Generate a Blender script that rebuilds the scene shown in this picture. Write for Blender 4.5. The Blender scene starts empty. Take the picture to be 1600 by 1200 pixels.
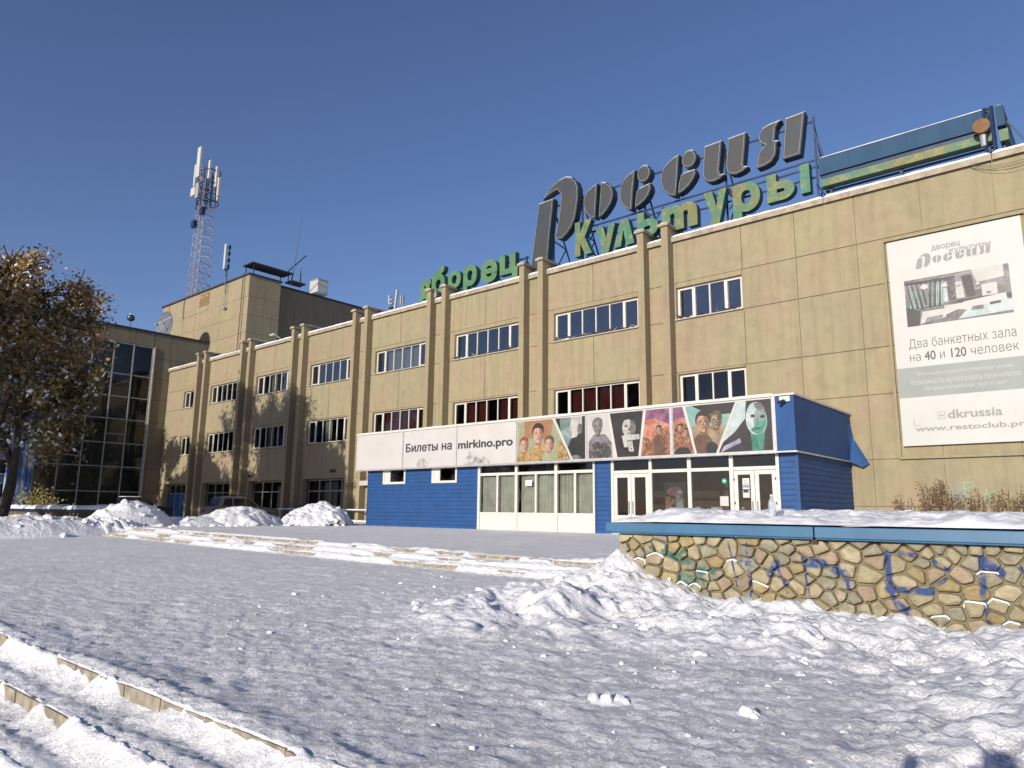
import bpy, math, random
import numpy as np
from mathutils import Vector, Matrix
random.seed(11)
rng = np.random.default_rng(5)
S = bpy.context.scene
COL = S.collection
R = math.radians

# ---------------------------------------------------------------- camera, world, sun, exposure
# (origin of the world = the photographer's eye; x runs along the facade, y towards it, z up)
PITCH, ROLL, YAW, FPX = 0.17608, 0.011446, 0.71121, 1121.4
fw = Vector((-math.sin(YAW)*math.cos(PITCH), math.cos(YAW)*math.cos(PITCH), math.sin(PITCH)))
rt = Vector((math.cos(YAW), math.sin(YAW), 0)); upv = rt.cross(fw)
R2 = math.cos(ROLL)*rt + math.sin(ROLL)*upv
U2 = -math.sin(ROLL)*rt + math.cos(ROLL)*upv
cd = bpy.data.cameras.new('camera'); cam = bpy.data.objects.new('camera', cd); COL.objects.link(cam)
cam.matrix_world = Matrix(((R2.x, U2.x, -fw.x, 0), (R2.y, U2.y, -fw.y, 0), (R2.z, U2.z, -fw.z, 0), (0, 0, 0, 1)))
cd.sensor_width = 36; cd.lens = FPX/1600*36; cd.clip_start = 0.05; cd.clip_end = 3000
S.camera = cam
SUN_EL, SUN_AZ = R(15.2), R(-7)          # light travels towards +y, a little towards -x
w = bpy.data.worlds.new('World'); S.world = w; w.use_nodes = True
nt = w.node_tree; nt.nodes.clear()
sky = nt.nodes.new('ShaderNodeTexSky'); sky.sky_type = 'NISHITA'; sky.sun_disc = False
sky.sun_elevation = SUN_EL
sun_dir = Vector((-math.sin(SUN_AZ)*math.cos(SUN_EL), -math.cos(SUN_AZ)*math.cos(SUN_EL), math.sin(SUN_EL)))
sky.sun_rotation = math.atan2(sun_dir.x, sun_dir.y)
sky.altitude = 200; sky.air_density = 1.0; sky.dust_density = 0.7; sky.ozone_density = 4.5
bg = nt.nodes.new('ShaderNodeBackground'); bg.inputs[1].default_value = 0.118
out = nt.nodes.new('ShaderNodeOutputWorld')
tint = nt.nodes.new('ShaderNodeMix'); tint.data_type = 'RGBA'; tint.blend_type = 'MULTIPLY'; tint.inputs[0].default_value = 1; tint.inputs[7].default_value = (1.14, .94, 1.00, 1)
nt.links.new(sky.outputs[0], tint.inputs[6]); nt.links.new(tint.outputs[2], bg.inputs[0]); nt.links.new(bg.outputs[0], out.inputs[0])
sd = bpy.data.lights.new('sun', 'SUN'); sd.energy = 4.9; sd.angle = R(0.5); sd.color = (1.0, 0.93, 0.82)
so = bpy.data.objects.new('sun', sd); COL.objects.link(so)
so.rotation_euler = sun_dir.to_track_quat('Z', 'Y').to_euler(); so.location = (0, -20, 30)
S.view_settings.view_transform = 'Standard'; S.view_settings.look = 'None'
S.view_settings.exposure = 0.15; S.view_settings.gamma = 1; S.view_settings.use_curve_mapping = False
S.render.engine = 'CYCLES'
S.cycles.max_bounces = 6; S.cycles.transparent_max_bounces = 12

# ---------------------------------------------------------------- helpers
def mesh(name, V, F, mats=None, mi=None, smooth=False):
    m = bpy.data.meshes.new(name)
    m.from_pydata([tuple(v) for v in V], [], F)
    if mats is not None:
        for k in (mats if isinstance(mats, (list, tuple)) else [mats]): m.materials.append(k)
    if mi is not None: m.polygons.foreach_set('material_index', mi)
    if smooth: m.polygons.foreach_set('use_smooth', [True]*len(m.polygons))
    m.update()
    return m
def link(name, m, parent=None, label=None, cat=None, group=None, kind=None, loc=None):
    o = bpy.data.objects.new(name, m); COL.objects.link(o)
    if parent is not None: o.parent = parent
    if loc is not None: o.location = loc
    if label: o['label'] = label
    if cat: o['category'] = cat
    if group: o['group'] = group
    if kind: o['kind'] = kind
    return o
def thing(name, label, cat, loc=(0, 0, 0), rz=0, group=None):
    o = link(name, None, None, label, cat, group, loc=loc); o.rotation_euler = (0, 0, rz); return o
def copy_tree(o, parent=None):
    c = o.copy(); COL.objects.link(c)
    if parent is not None: c.parent = parent
    for ch in list(o.children): copy_tree(ch, c)
    return c
class MB:
    def __init__(s): s.V = []; s.F = []; s.M = []
    def box(s, x0, x1, y0, y1, z0, z1, mi=0):
        n = len(s.V)
        s.V += [(x0,y0,z0),(x1,y0,z0),(x1,y1,z0),(x0,y1,z0),(x0,y0,z1),(x1,y0,z1),(x1,y1,z1),(x0,y1,z1)]
        for f in ((0,3,2,1),(4,5,6,7),(0,1,5,4),(1,2,6,5),(2,3,7,6),(3,0,4,7)):
            s.F.append(tuple(n+i for i in f)); s.M.append(mi)
        return s
    def bar(s, a, b, r, r2=None, n=5, mi=0):
        a = Vector(a); b = Vector(b); d = (b-a)
        if d.length < 1e-6: return s
        r2 = r if r2 is None else r2
        t = d.normalized(); u = t.orthogonal().normalized(); v = t.cross(u); k = len(s.V)
        for p, q in ((a, r), (b, r2)):
            for i in range(n):
                an = 2*math.pi*i/n; s.V.append(tuple(p+u*math.cos(an)*q+v*math.sin(an)*q))
        for i in range(n):
            j = (i+1) % n; s.F.append((k+i, k+j, k+n+j, k+n+i)); s.M.append(mi)
        s.F.append(tuple(k+i for i in reversed(range(n)))); s.F.append(tuple(k+n+i for i in range(n))); s.M += [mi, mi]
        return s
    def prism(s, poly, y0, y1, mi=0, side=None):        # polygon in (x,z), extruded along y
        k = len(s.V); n = len(poly)
        a = sum(poly[i][0]*poly[(i+1)%n][1]-poly[(i+1)%n][0]*poly[i][1] for i in range(n))
        if a < 0: poly = poly[::-1]
        s.V += [(p[0], y0, p[1]) for p in poly] + [(p[0], y1, p[1]) for p in poly]
        s.F.append(tuple(k+i for i in range(n))); s.M.append(mi)
        s.F.append(tuple(k+n+i for i in reversed(range(n)))); s.M.append(mi)
        for i in range(n):
            j = (i+1) % n; s.F.append((k+i, k+n+i, k+n+j, k+j)); s.M.append(mi if side is None else side)
        return s
    def poly(s, pts, mi=0):
        k = len(s.V); s.V += [tuple(p) for p in pts]; s.F.append(tuple(range(k, k+len(pts)))); s.M.append(mi); return s
    def mesh(s, name, mats, smooth=False): return mesh(name, s.V, s.F, mats, s.M, smooth)
    def obj(s, name, mats, parent=None, smooth=False, **k): return link(name, s.mesh(name, mats, smooth), parent, **k)
def bevel(o, w=0.01, seg=1):
    m = o.modifiers.new('bevel', 'BEVEL'); m.width = w; m.segments = seg; m.limit_method = 'ANGLE'; return o
def ell(cx, cz, rx, rz, n=18, rot=0):
    return [(cx+rx*math.cos(t)*math.cos(rot)-rz*math.sin(t)*math.sin(rot), cz+rx*math.cos(t)*math.sin(rot)+rz*math.sin(t)*math.cos(rot)) for t in [2*math.pi*i/n for i in range(n)]]

# value noise, vectorised
_T = rng.random((256, 256))
def vn(x, y):
    xi = np.floor(x).astype(int); yi = np.floor(y).astype(int); fx = x-xi; fy = y-yi
    fx = fx*fx*fx*(fx*(fx*6-15)+10); fy = fy*fy*fy*(fy*(fy*6-15)+10)
    a = _T[xi & 255, yi & 255]; b = _T[(xi+1) & 255, yi & 255]; c = _T[xi & 255, (yi+1) & 255]; d = _T[(xi+1) & 255, (yi+1) & 255]
    return (a*(1-fx)+b*fx)*(1-fy)+(c*(1-fx)+d*fx)*fy
def fbm(x, y, o=4, g=0.5):
    r = 0; a = 1; t = 0
    for i in range(o):
        c, s_ = math.cos(i*1.1), math.sin(i*1.1)
        r = r+a*vn((x*c-y*s_)*2**i+17.3*i, (x*s_+y*c)*2**i+9.1*i); t += a; a *= g
    return r/t

# ---------------------------------------------------------------- materials
class N:
    def __init__(s, name):
        s.m = bpy.data.materials.new(name); s.m.use_nodes = True; s.t = s.m.node_tree; s.t.nodes.clear()
        s.out = s.t.nodes.new('ShaderNodeOutputMaterial')
    def n(s, typ, **k):
        x = s.t.nodes.new('ShaderNode'+typ)
        for a, b in k.items():
            if hasattr(x, a): setattr(x, a, b)
        return x
    def l(s, a, b): s.t.links.new(a, b)
    def coord(s, kind='Object', scale=(1, 1, 1)):
        if kind == 'World':
            g = s.n('NewGeometry').outputs['Position']
        else: g = s.n('TexCoord').outputs[kind]
        mp = s.n('Mapping'); mp.inputs['Scale'].default_value = scale; s.l(g, mp.inputs[0]); return mp.outputs[0]
    def noise(s, co, scale, det=5, rough=.55, dist=0):
        x = s.n('TexNoise'); x.inputs['Scale'].default_value = scale; x.inputs['Detail'].default_value = det
        x.inputs['Roughness'].default_value = rough; x.inputs['Distortion'].default_value = dist; s.l(co, x.inputs['Vector']); return x.outputs['Fac']
    def ramp(s, f, stops):
        x = s.n('ValToRGB'); e = x.color_ramp.elements
        while len(e) < len(stops): e.new(0.5)
        for i, (p, c) in enumerate(stops):
            e[i].position = p; e[i].color = (*c, 1) if isinstance(c, tuple) else (c, c, c, 1)
        s.l(f, x.inputs[0]); return x.outputs[0]
    def mix(s, f, a, b, mode='MIX'):
        x = s.n('Mix', data_type='RGBA', blend_type=mode)
        for sock, v in ((x.inputs[0], f), (x.inputs[6], a), (x.inputs[7], b)):
            if isinstance(v, (int, float)): sock.default_value = v
            elif isinstance(v, tuple): sock.default_value = (*v, 1)
            else: s.l(v, sock)
        return x.outputs[2]
    def math(s, op, a, b=0, c=None, clamp=False):
        x = s.n('Math', operation=op); x.use_clamp = clamp
        for i, v in enumerate((a, b, c)):
            if v is None: continue
            if isinstance(v, (int, float)): x.inputs[i].default_value = v
            else: s.l(v, x.inputs[i])
        return x.outputs[0]
    def bump(s, h, strength=.3, dist=.01, prev=None):
        x = s.n('Bump'); x.inputs['Strength'].default_value = strength; x.inputs['Distance'].default_value = dist
        s.l(h, x.inputs['Height'])
        if prev is not None: s.l(prev, x.inputs['Normal'])
        return x.outputs[0]
    def bsdf(s, col, rough=.7, metal=0, nrm=None, **k):
        b = s.n('BsdfPrincipled')
        if isinstance(col, tuple): b.inputs['Base Color'].default_value = (*col, 1)
        else: s.l(col, b.inputs['Base Color'])
        if isinstance(rough, (int, float)): b.inputs['Roughness'].default_value = rough
        else: s.l(rough, b.inputs['Roughness'])
        b.inputs['Metallic'].default_value = metal
        for a, v in k.items(): b.inputs[a.replace('_', ' ')].default_value = v
        if nrm is not None: s.l(nrm, b.inputs['Normal'])
        s.l(b.outputs[0], s.out.inputs[0]); return b
def simple(name, col, rough=.6, metal=0, var=.25, scale=3, bump=.15, bdist=.004, kind='World', tint=None, **k):
    x = N(name); co = x.coord(kind); f = x.noise(co, scale, 6)
    dark = tuple(c*(1-var) for c in col); light = tuple(min(1, c*(1+var*.6)) for c in (tint or col))
    c = x.ramp(f, [(.3, dark), (.7, light)])
    x.bsdf(c, rough, metal, x.bump(x.noise(co, scale*14, 4), bump, bdist), **k); return x.m

def wall_mat(name, base, streak=.8):
    x = N(name); co = x.coord('World'); oi = x.n('ObjectInfo')
    a = x.noise(co, .45, 5, .6); b = x.noise(co, 2.6, 7, .65)
    st = x.noise(x.coord('World', (2.5, 2.5, .18)), 1.6, 5, .6)
    pink = tuple(c*k for c, k in zip(base, (1.05, .93, .92))); yel = tuple(c*k for c, k in zip(base, (.97, 1.02, .88)))
    c = x.ramp(a, [(.35, pink), (.65, yel)])
    c = x.mix(x.math('MULTIPLY', oi.outputs['Random'], .35), c, tuple(q*.86 for q in base))
    c = x.mix(1.0, c, x.ramp(b, [(.25, .84), (.6, 1.0), (.8, 1.05)]), 'MULTIPLY')
    c = x.mix(streak, c, x.ramp(st, [(.3, .81), (.55, 1.0)]), 'MULTIPLY')
    h = x.noise(co, 55, 5, .7)
    x.bsdf(c, .93, 0, x.bump(h, .35, .006, x.bump(b, .25, .03))); return x.m
M = {}
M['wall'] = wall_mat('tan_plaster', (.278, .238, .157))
M['wall_shaded'] = wall_mat('shaded_weathered_tan_plaster', (.20, .168, .115), 1.0)  # darker copy of the tan plaster, shade of the side faces put into its colour
M['joint'] = simple('dark_joint_mortar', (.10, .075, .045), .95)
M['pillar'] = wall_mat('pillar_plaster', (.272, .230, .150))
M['coping'] = simple('coping_metal', (.30, .25, .18), .7, 0, .35, 4)
M['white'] = simple('white_frame_plastic', (.52, .50, .455), .45, 0, .08, 6, .05)
M['sill'] = simple('sill_tin', (.42, .38, .32), .6)
M['blue'] = simple('blue_siding_paint', (.006, .052, .175), .65, 0, .22, 2.2, .12)
M['blue2'] = simple('blue_fascia_sheet', (.008, .056, .185), .75, 0, .2, 1.2, .08)
M['signwhite'] = simple('sign_white_sheet', (.43, .412, .395), .5, 0, .07, 1.4, .03)
M['alu'] = simple('aluminium_trim', (.50, .50, .49), .35, .5, .2, 8)
M['black'] = simple('black_print', (.025, .022, .024), .6, 0, .1)
M['interior'] = simple('dark_interior', (.05, .048, .044), .9)
M['interior2'] = simple('interior_wall', (.10, .10, .085), .9)
M['steel'] = simple('dark_blue_steel', (.012, .028, .07), .5, .3, .4, 5)
M['galv'] = simple('galvanised_steel', (.42, .41, .42), .5, .5, .3, 5)
M['mastred'] = simple('faded_red_steel', (.30, .25, .27), .6, .2, .3, 2)
M['rust'] = simple('rusty_metal', (.10, .045, .02), .85, .2, .5, 8)
M['rubber'] = simple('tyre_rubber', (.02, .02, .021), .85)
M['tar'] = simple('roof_tar', (.035, .036, .042), .9, 0, .4)
M['curtain'] = simple('grey_curtain', (.55, .53, .48), .85, 0, .2, 3)
M['curtain_red'] = simple('dark_red_curtain', (.12, .012, .014), .85, 0, .35, 3)
M['curtain_white'] = simple('white_curtain', (.62, .64, .66), .85, 0, .12, 3)
M['print_grey'] = simple('grey_print', (.20, .205, .195), .6, 0, .06)
M['print_dark'] = simple('brown_grey_print', (.065, .055, .05), .6, 0, .1)
M['print_band'] = simple('sage_grey_print', (.215, .235, .215), .6, 0, .08, 1)
M['paper'] = simple('banner_vinyl', (.40, .405, .38), .55, 0, .05, .8, .06, .02)
M['paper2'] = simple('paper_notice', (.62, .62, .56), .8, 0, .1, 5)
def glass(name, tint=.45, rough=.02, ior=1.6, bumpy=.6):
    x = N(name); tr = x.n('BsdfTransparent'); tr.inputs[0].default_value = (tint*.93, tint, tint*.97, 1)
    co = x.coord('World'); nb = x.bump(x.noise(co, .9, 2), bumpy, .02)
    gl = x.n('BsdfGlossy'); gl.inputs['Roughness'].default_value = rough; x.l(nb, gl.inputs['Normal'])
    fr = x.n('Fresnel'); fr.inputs[0].default_value = ior; x.l(nb, fr.inputs['Normal'])
    f = x.math('ADD', x.math('MULTIPLY', fr.outputs[0], 1.0), .03, clamp=True)
    mx = x.n('MixShader'); x.l(f, mx.inputs[0]); x.l(tr.outputs[0], mx.inputs[1]); x.l(gl.outputs[0], mx.inputs[2])
    x.l(mx.outputs[0], x.out.inputs[0]); return x.m
M['glass'] = glass('window_glass', .62)
M['glass_up'] = glass('reflective_window_glass', .35, .03, 2.7)
M['glass_wing'] = glass('wing_window_glass', .60, .05, 1.35, .3)
M['glass_dark'] = glass('dark_window_glass', .5, .03, 1.5)

def snow_mat(name, base, bright, s1, s2, bstr, patch=(.42, .58), ice=True):
    x = N(name); co = x.coord('World')
    big = x.noise(co, .35, 4); f1 = x.noise(co, s1, 8, .62); f2 = x.noise(x.coord('World', (1, 1.7, 1)), s2, 7, .68, .4)
    c = x.mix(x.ramp(f1, [(patch[0], 0.0), (patch[1], 1.0)]), base, bright)
    c = x.mix(.55, c, x.ramp(f2, [(.3, .68), (.5, .95), (.62, 1.08)]), 'MULTIPLY')
    c = x.mix(.5, c, x.ramp(big, [(.3, (.88, .88, .9)), (.7, (1.04, 1.03, 1.0))]), 'MULTIPLY')
    n1 = x.bump(x.noise(co, s1*2, 8, .7), bstr, .035); n2 = x.bump(f2, bstr, .02, n1)
    vo = x.n('TexVoronoi'); vo.inputs['Scale'].default_value = s2*2.3; x.l(co, vo.inputs['Vector'])
    n3 = x.bump(vo.outputs['Distance'], bstr*.35, .01, n2)
    x.bsdf(c, .62, 0, n3, Specular_IOR_Level=.35); return x.m
M['snow_trod'] = snow_mat('trodden_snow', (.50, .50, .54), (.78, .79, .82), 5.5, 14, .75)
M['snow'] = snow_mat('loose_snow', (.66, .665, .69), (.78, .78, .79), 3, 9, .45)
M['snow_clean'] = snow_mat('clean_snow', (.74, .745, .76), (.84, .84, .84), 2, 7, .22)

def tree_leaf_mat(name, cols):
    x = N(name); oi = x.coord('World'); f = x.noise(oi, .55, 3); g = x.noise(oi, 9, 2)
    c = x.ramp(f, [(.3, cols[0]), (.5, cols[1]), (.68, cols[2])]); c = x.mix(.6, c, x.ramp(g, [(.3, .55), (.7, 1.35)]), 'MULTIPLY')
    b = x.bsdf(c, .8); b.inputs['Subsurface Weight'].default_value = 0; return x.m

# ---------------------------------------------------------------- ground
BANK = [(-6.2, -.95), (-5.66, -.62), (-5.41, -.66), (-5.06, -.86), (-4.72, -1.0), (-4.12, -1.1), (-3.4, -1.16), (-2.8, -1.17), (-1.5, -1.13), (0, -1.1), (12, -1.05)]
def smooth(a, b, v): t = np.clip((v-a)/(b-a), 0, 1); return t*t*(3-2*t)
def left_rise(X): return .009*np.clip(-8-X, 0, 21)
E1 = (10.45, 10.80, 11.15)           # far steps (edges), 0.1 m each
E0 = (1.66, 2.04, 2.42)              # near steps, 0.15 m each
def ground_z(X, Y, detail=True):
    lr = left_rise(X)
    pl = -1.30+.10*smooth(2.6, 10.3, Y)
    z = pl+lr
    terr = -.90+lr+(-.735+.90-lr)*np.clip((Y-11.2)/10.9, 0, 1)
    for i, e in enumerate(E1):
        hi = pl+lr+(terr-pl-lr)*(i+1)/3; lo = pl+lr+(terr-pl-lr)*i/3
        j = fbm(X*1.0+i*31, X*0+i*3.7, 4, .55); fil = (.25+.85*smooth(.44, .60, j))*(hi-lo)
        on = (Y >= e+.015)
        # fillet of snow lying in the corner below the riser, and the rounded lip above it
        if i == 0: on0 = on
        fz = lo+fil*np.clip(1-(e+.01-Y)/.16, 0, 1)**1.5
        z = np.where(Y < e+.015, np.where(Y > e-.17, np.maximum(z, fz), z), hi)
        lip = .035*smooth(0, .12, Y-e)*np.where(Y > e+.12, np.exp(-(Y-e-.12)/.12), 1)*(.4+.9*smooth(.4, .55, fbm(X*1.3+i*7, X*0+3, 3))); z = np.where(on, z+lip, z)
    z = np.where(Y > 11.2, np.maximum(z, terr), z)
    for i, e in enumerate(E0):
        d = -.15*(3-i)
        j = fbm(X*1.3+i*11, X*0+8+i*2.1, 5, .55); fil = (.34+.80*smooth(.44, .58, j)+.5*smooth(.48, .60, fbm(X*2.6+i, X*0+i, 2))+.15*(fbm(X*7, X*0+i, 3, .5)-.5))*.15
        m = (Y < e+.015) & (Y > (E0[i-1]+.015 if i else -9))
        fz = -1.30+lr+d+fil*np.clip(1-(e+.01-Y)/(.20+.10*(fbm(X*3+i, Y*0, 3)-.5)), 0, 1)**1.8*(1+.4*(fbm(X*6, Y*9+i, 3, .5)-.5))
        fz = np.minimum(fz, -1.30+lr+d+.158+.02*(fbm(X*5, Y*5, 3)-.5))
        z = np.where(m, np.maximum(-1.30+lr+d, fz), z)
    for e in E0:
        z = z+np.where(Y > e+.015, .024*smooth(0, .13, Y-e)*np.where(Y > e+.13, np.exp(-(Y-e-.13)/.13), 1)*(.55+.6*smooth(.4, .55, fbm(X*1.3+7*e, X*0+3, 3))), 0)
    # street behind the berm
    z = np.where(X < -31, np.maximum(z, -.95+.2*smooth(8, 16, Y)), z)
    # bank against the stone wall
    xb = np.array([p[0] for p in BANK]); zb = np.array([p[1] for p in BANK])
    top = np.interp(X, xb, zb)
    jit = fbm(X*1.1, Y*1.1+40, 3)-.5
    d = np.clip(9.0-Y, 0, 99)*(1+.5*jit)
    lump = fbm(X*1.9+5, Y*1.9, 4, .55)-.5
    hb = np.clip(top-z, 0, 3)*np.where(Y > 9.3, 0, .40*np.exp(-(d/.38)**2)+.60*np.exp(-(d/1.55)**1.7))*(X > -5.78)
    dx = np.clip(-5.8-X, 0, 99); dy = np.clip(8.6-Y, 0, 99)+np.clip(Y-11.4, 0, 99)*1.6
    hs = np.clip(-.80-z, 0, 3)*(.45*np.exp(-(np.hypot(dx, dy)/.42)**2)+.55*np.exp(-(np.hypot(dx, dy*.8)/1.25)**2))*(X <= -5.75)
    zone = np.exp(-(np.clip(d-1.2, 0, 9)/1.9)**2)*smooth(-7.6, -5.2, X)*(Y < 9.3)+np.exp(-(np.hypot(np.clip(-5.8-X, 0, 99), np.clip(8.6-Y, 0, 9)*.7)/1.7)**2)*(X < -5.2)*(Y < 11.3)
    zone = np.maximum(np.clip(zone, 0, 1), smooth(-2.2, -.4, X)*(Y < 9.3)*smooth(3.2, 4.4, Y))
    base = z
    z = z+np.maximum(hb, hs)+zone*(.05+.42*lump*smooth(0, .5, zone)+.10*(fbm(X*7, Y*7, 3)-.5))
    z = np.maximum(z, base-.03)
    # berm on the left (along x = -30) and second pile
    def pile(cx, cy, rx, ry, h, sd):
        q = np.hypot((X-cx)/rx, (Y-cy)/ry); return h*np.clip(1-q**1.6, 0, 1)**.8*(1+.5*(fbm(X*1.3+sd, Y*1.3, 4, .6)-.5))+.12*np.clip(1-q, 0, 1)**.5*(fbm(X*4+sd, Y*4, 4, .6)-.5)
    P_ = [(-29.8, 3.5, 1.9, 4.2, .62, 1), (-29.6, 8.6, 1.9, 3.6, .70, 5), (-30.9, 12.3, 1.6, 1.8, .92, 9), (-30.6, 15.0, 1.5, 1.6, .35, 2)]
    zp = np.zeros_like(z)
    for q in P_: zp = np.maximum(zp, pile(*q))
    z = z+zp
    if detail:
        near = np.exp(-((X+2)**2+(Y-5)**2)/260)
        z = z+.012*(fbm(X*3.5, Y*5.0, 5, .6)-.5)+.009*smooth(.50, .56, fbm(X*6+3, Y*9, 4, .6))*near+.010*smooth(.53, .60, fbm(X*13+3, Y*17, 3, .6))*near
        z = z-.03*np.clip(fbm(X*1.7+9, Y*2.3+2, 3)-.62, 0, 1)*4*near
    return z
def steps_to(segs):
    r = []
    for a, b, d in segs: r += list(np.arange(a, b-1e-6, d))
    r.append(segs[-1][1]); return np.array(sorted(set(np.round(r, 4))))
def grid_mesh(name, xs, ys, fz, mats, midx=None):
    X, Y = np.meshgrid(xs, ys); Z = fz(X, Y); nx, ny = len(xs), len(ys)
    m = bpy.data.meshes.new(name); V = np.stack([X, Y, Z], -1).reshape(-1, 3)
    m.vertices.add(len(V)); m.vertices.foreach_set('co', V.ravel().astype(np.float32))
    i = np.arange((ny-1)*(nx-1)); r_ = i//(nx-1); c = i % (nx-1); a = r_*nx+c
    F = np.stack([a, a+1, a+nx+1, a+nx], -1)
    m.loops.add(F.size); m.loops.foreach_set('vertex_index', F.ravel().astype(np.int32))
    m.polygons.add(len(F)); m.polygons.foreach_set('loop_start', (np.arange(len(F))*4).astype(np.int32))
    m.polygons.foreach_set('loop_total', np.full(len(F), 4, np.int32))
    for k in mats: m.materials.append(k)
    if midx is not None: m.polygons.foreach_set('material_index', midx(X, Y, Z, nx, ny).astype(np.int32))
    m.polygons.foreach_set('use_smooth', np.ones(len(F), bool)); m.update(); m.validate(); return m

xs = steps_to([(-90, -36, 1.0), (-36, -27, .10), (-27, -9, .085), (-9, 2.5, .034), (2.5, 14, .4)])
fine = []
for e in E0: fine += [(e-.2, e-.005, .02), (e-.005, e+.03, .008), (e+.03, e+.17, .02)]
ys = steps_to([(-6, .6, .5), (.6, E0[0]-.2, .04)]+fine[:3]+fine[3:6]+fine[6:9]+[(E0[2]+.17, 9.4, .038), (9.4, E1[0]-.2, .05)]
    + [(e-.18+q*.02, e-.16+q*.02, .02) for e in E1 for q in range(9)]+[(e, e+.03, .008) for e in E1]+[(e+.03, e+.17, .025) for e in E1]+[(11.32, 15, .08), (15, 22, .14), (22, 29, .5)])
# snow colour zones: trodden plaza (0) against clean loose snow (1) on banks and in the step corners -> vertex attribute
def ground_cover():
    x = N('plaza_snow'); co = x.coord('World'); at = x.n('Attribute'); at.attribute_name = 'loose'
    big = x.noise(co, .5, 4); mid = x.noise(co, 1.7, 4)
    f1 = x.noise(x.coord('World', (1, 1.35, 1)), 7.5, 8, .66, .5); f2 = x.noise(x.coord('World', (1, 1.5, 1)), 24, 7, .68, .8); f3 = x.noise(co, 75, 5, .7)
    dens = x.math('MULTIPLY', x.math('SUBTRACT', mid, .5), .25)
    k1 = x.ramp(x.math('ADD', f1, dens), [(.50, 0.0), (.57, 1.0)]); k2 = x.ramp(x.math('ADD', f2, dens), [(.53, 0.0), (.58, 1.0)]); pit = x.ramp(f2, [(.30, 0.0), (.40, 1.0)])
    tro = x.mix(k1, (.88, .875, .89), (.92, .915, .925)); tro = x.mix(k2, tro, (.95, .95, .95)); tro = x.mix(1.0, tro, x.ramp(pit, [(0.0, .76), (1.0, 1.0)]), 'MULTIPLY')
    tro = x.mix(.5, tro, x.ramp(big, [(.35, (.87, .87, .89)), (.65, (1.04, 1.03, 1.01))]), 'MULTIPLY')
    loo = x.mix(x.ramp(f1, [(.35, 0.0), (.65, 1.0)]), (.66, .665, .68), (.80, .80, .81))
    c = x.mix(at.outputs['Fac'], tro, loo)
    h = x.math('ADD', x.math('MULTIPLY', k1, .35), x.math('ADD', x.math('MULTIPLY', k2, .5), x.math('MULTIPLY', pit, .5)))
    hl = x.math('MULTIPLY', x.noise(co, 9, 7, .6), 2.2)
    hm = x.n('Mix', data_type='FLOAT'); x.l(at.outputs['Fac'], hm.inputs[0]); x.l(h, hm.inputs[2]); x.l(hl, hm.inputs[3])
    n1 = x.bump(f1, .42, .04); n2 = x.bump(hm.outputs[0], .9, .024, n1); n3 = x.bump(f3, .8, .010, n2)
    x.bsdf(c, .6, 0, n3, Specular_IOR_Level=.4); return x.m
M['ground'] = ground_cover()
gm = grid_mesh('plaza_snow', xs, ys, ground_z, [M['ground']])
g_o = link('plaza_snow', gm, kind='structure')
X, Y = np.meshgrid(xs, ys); lo = np.zeros_like(X)
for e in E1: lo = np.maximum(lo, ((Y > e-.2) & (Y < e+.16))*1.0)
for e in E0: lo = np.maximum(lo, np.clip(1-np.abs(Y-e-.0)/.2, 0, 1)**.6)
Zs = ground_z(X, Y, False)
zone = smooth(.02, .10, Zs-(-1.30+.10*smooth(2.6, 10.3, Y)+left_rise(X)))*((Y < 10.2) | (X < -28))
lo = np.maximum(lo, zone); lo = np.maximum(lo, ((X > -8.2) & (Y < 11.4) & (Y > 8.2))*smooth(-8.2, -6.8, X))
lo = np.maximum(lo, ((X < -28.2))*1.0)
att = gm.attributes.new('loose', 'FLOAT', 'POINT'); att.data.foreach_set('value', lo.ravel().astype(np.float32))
# far ground
MB().box(-900, 900, -600, -6, -1.9, -1.8).box(-900, -90, -6, 900, -1.4, -1.3).box(14, 900, -6, 900, -1.4, -1.3).box(-90, 14, 29, 900, -1.4, -1.3).obj('far_ground', M['snow_trod'], kind='structure')

# step tiles
def tiles(tname, label, edges, rise, x0, x1, L, zf):
    t = thing(tname, label, 'steps', (0, 0, 0))
    mt = simple('tan_step_tile_'+tname, (.27, .235, .175), .85, 0, .5, 9, .6, .01)
    for i, e in enumerate(edges):
        x = x0+random.random()*.3
        while x < x1:
            l_ = L*random.choice((.75, 1, 1, 1.25)); zt = zf(x, i)
            b = MB().box(x, x+l_-.018, e, e+.05, zt-rise-.04, zt-.004).box(x, x+l_-.018, e+.05, e+.20, zt-.05, zt-.008)
            o = b.obj('tile', mt, t); o.location.y = random.uniform(-.008, .006); o.location.z = random.uniform(-.006, .004)
            x += l_
    # concrete under the tiles
    for i, e in enumerate(edges):
        MB().box(x0, x1, e+.055, e+.5, -2.2, min(zf(x1, i), zf(x0, i))-.06).obj('step_base', M['joint'], t)
    return t
tiles('entrance_steps', 'three low tiled steps half covered with snow in front of the blue entrance', E1, .10, -28.6, -7.2, .62,
      lambda x, i: float(-1.2+left_rise(x)+.1*(i+1)))
tiles('plaza_steps', 'tiled steps dusted with snow crossing the lower left corner', E0, .15, -11.5, 1.5, .48,
      lambda x, i: float(-1.30+left_rise(x)-.15*(2-i)))

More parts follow.
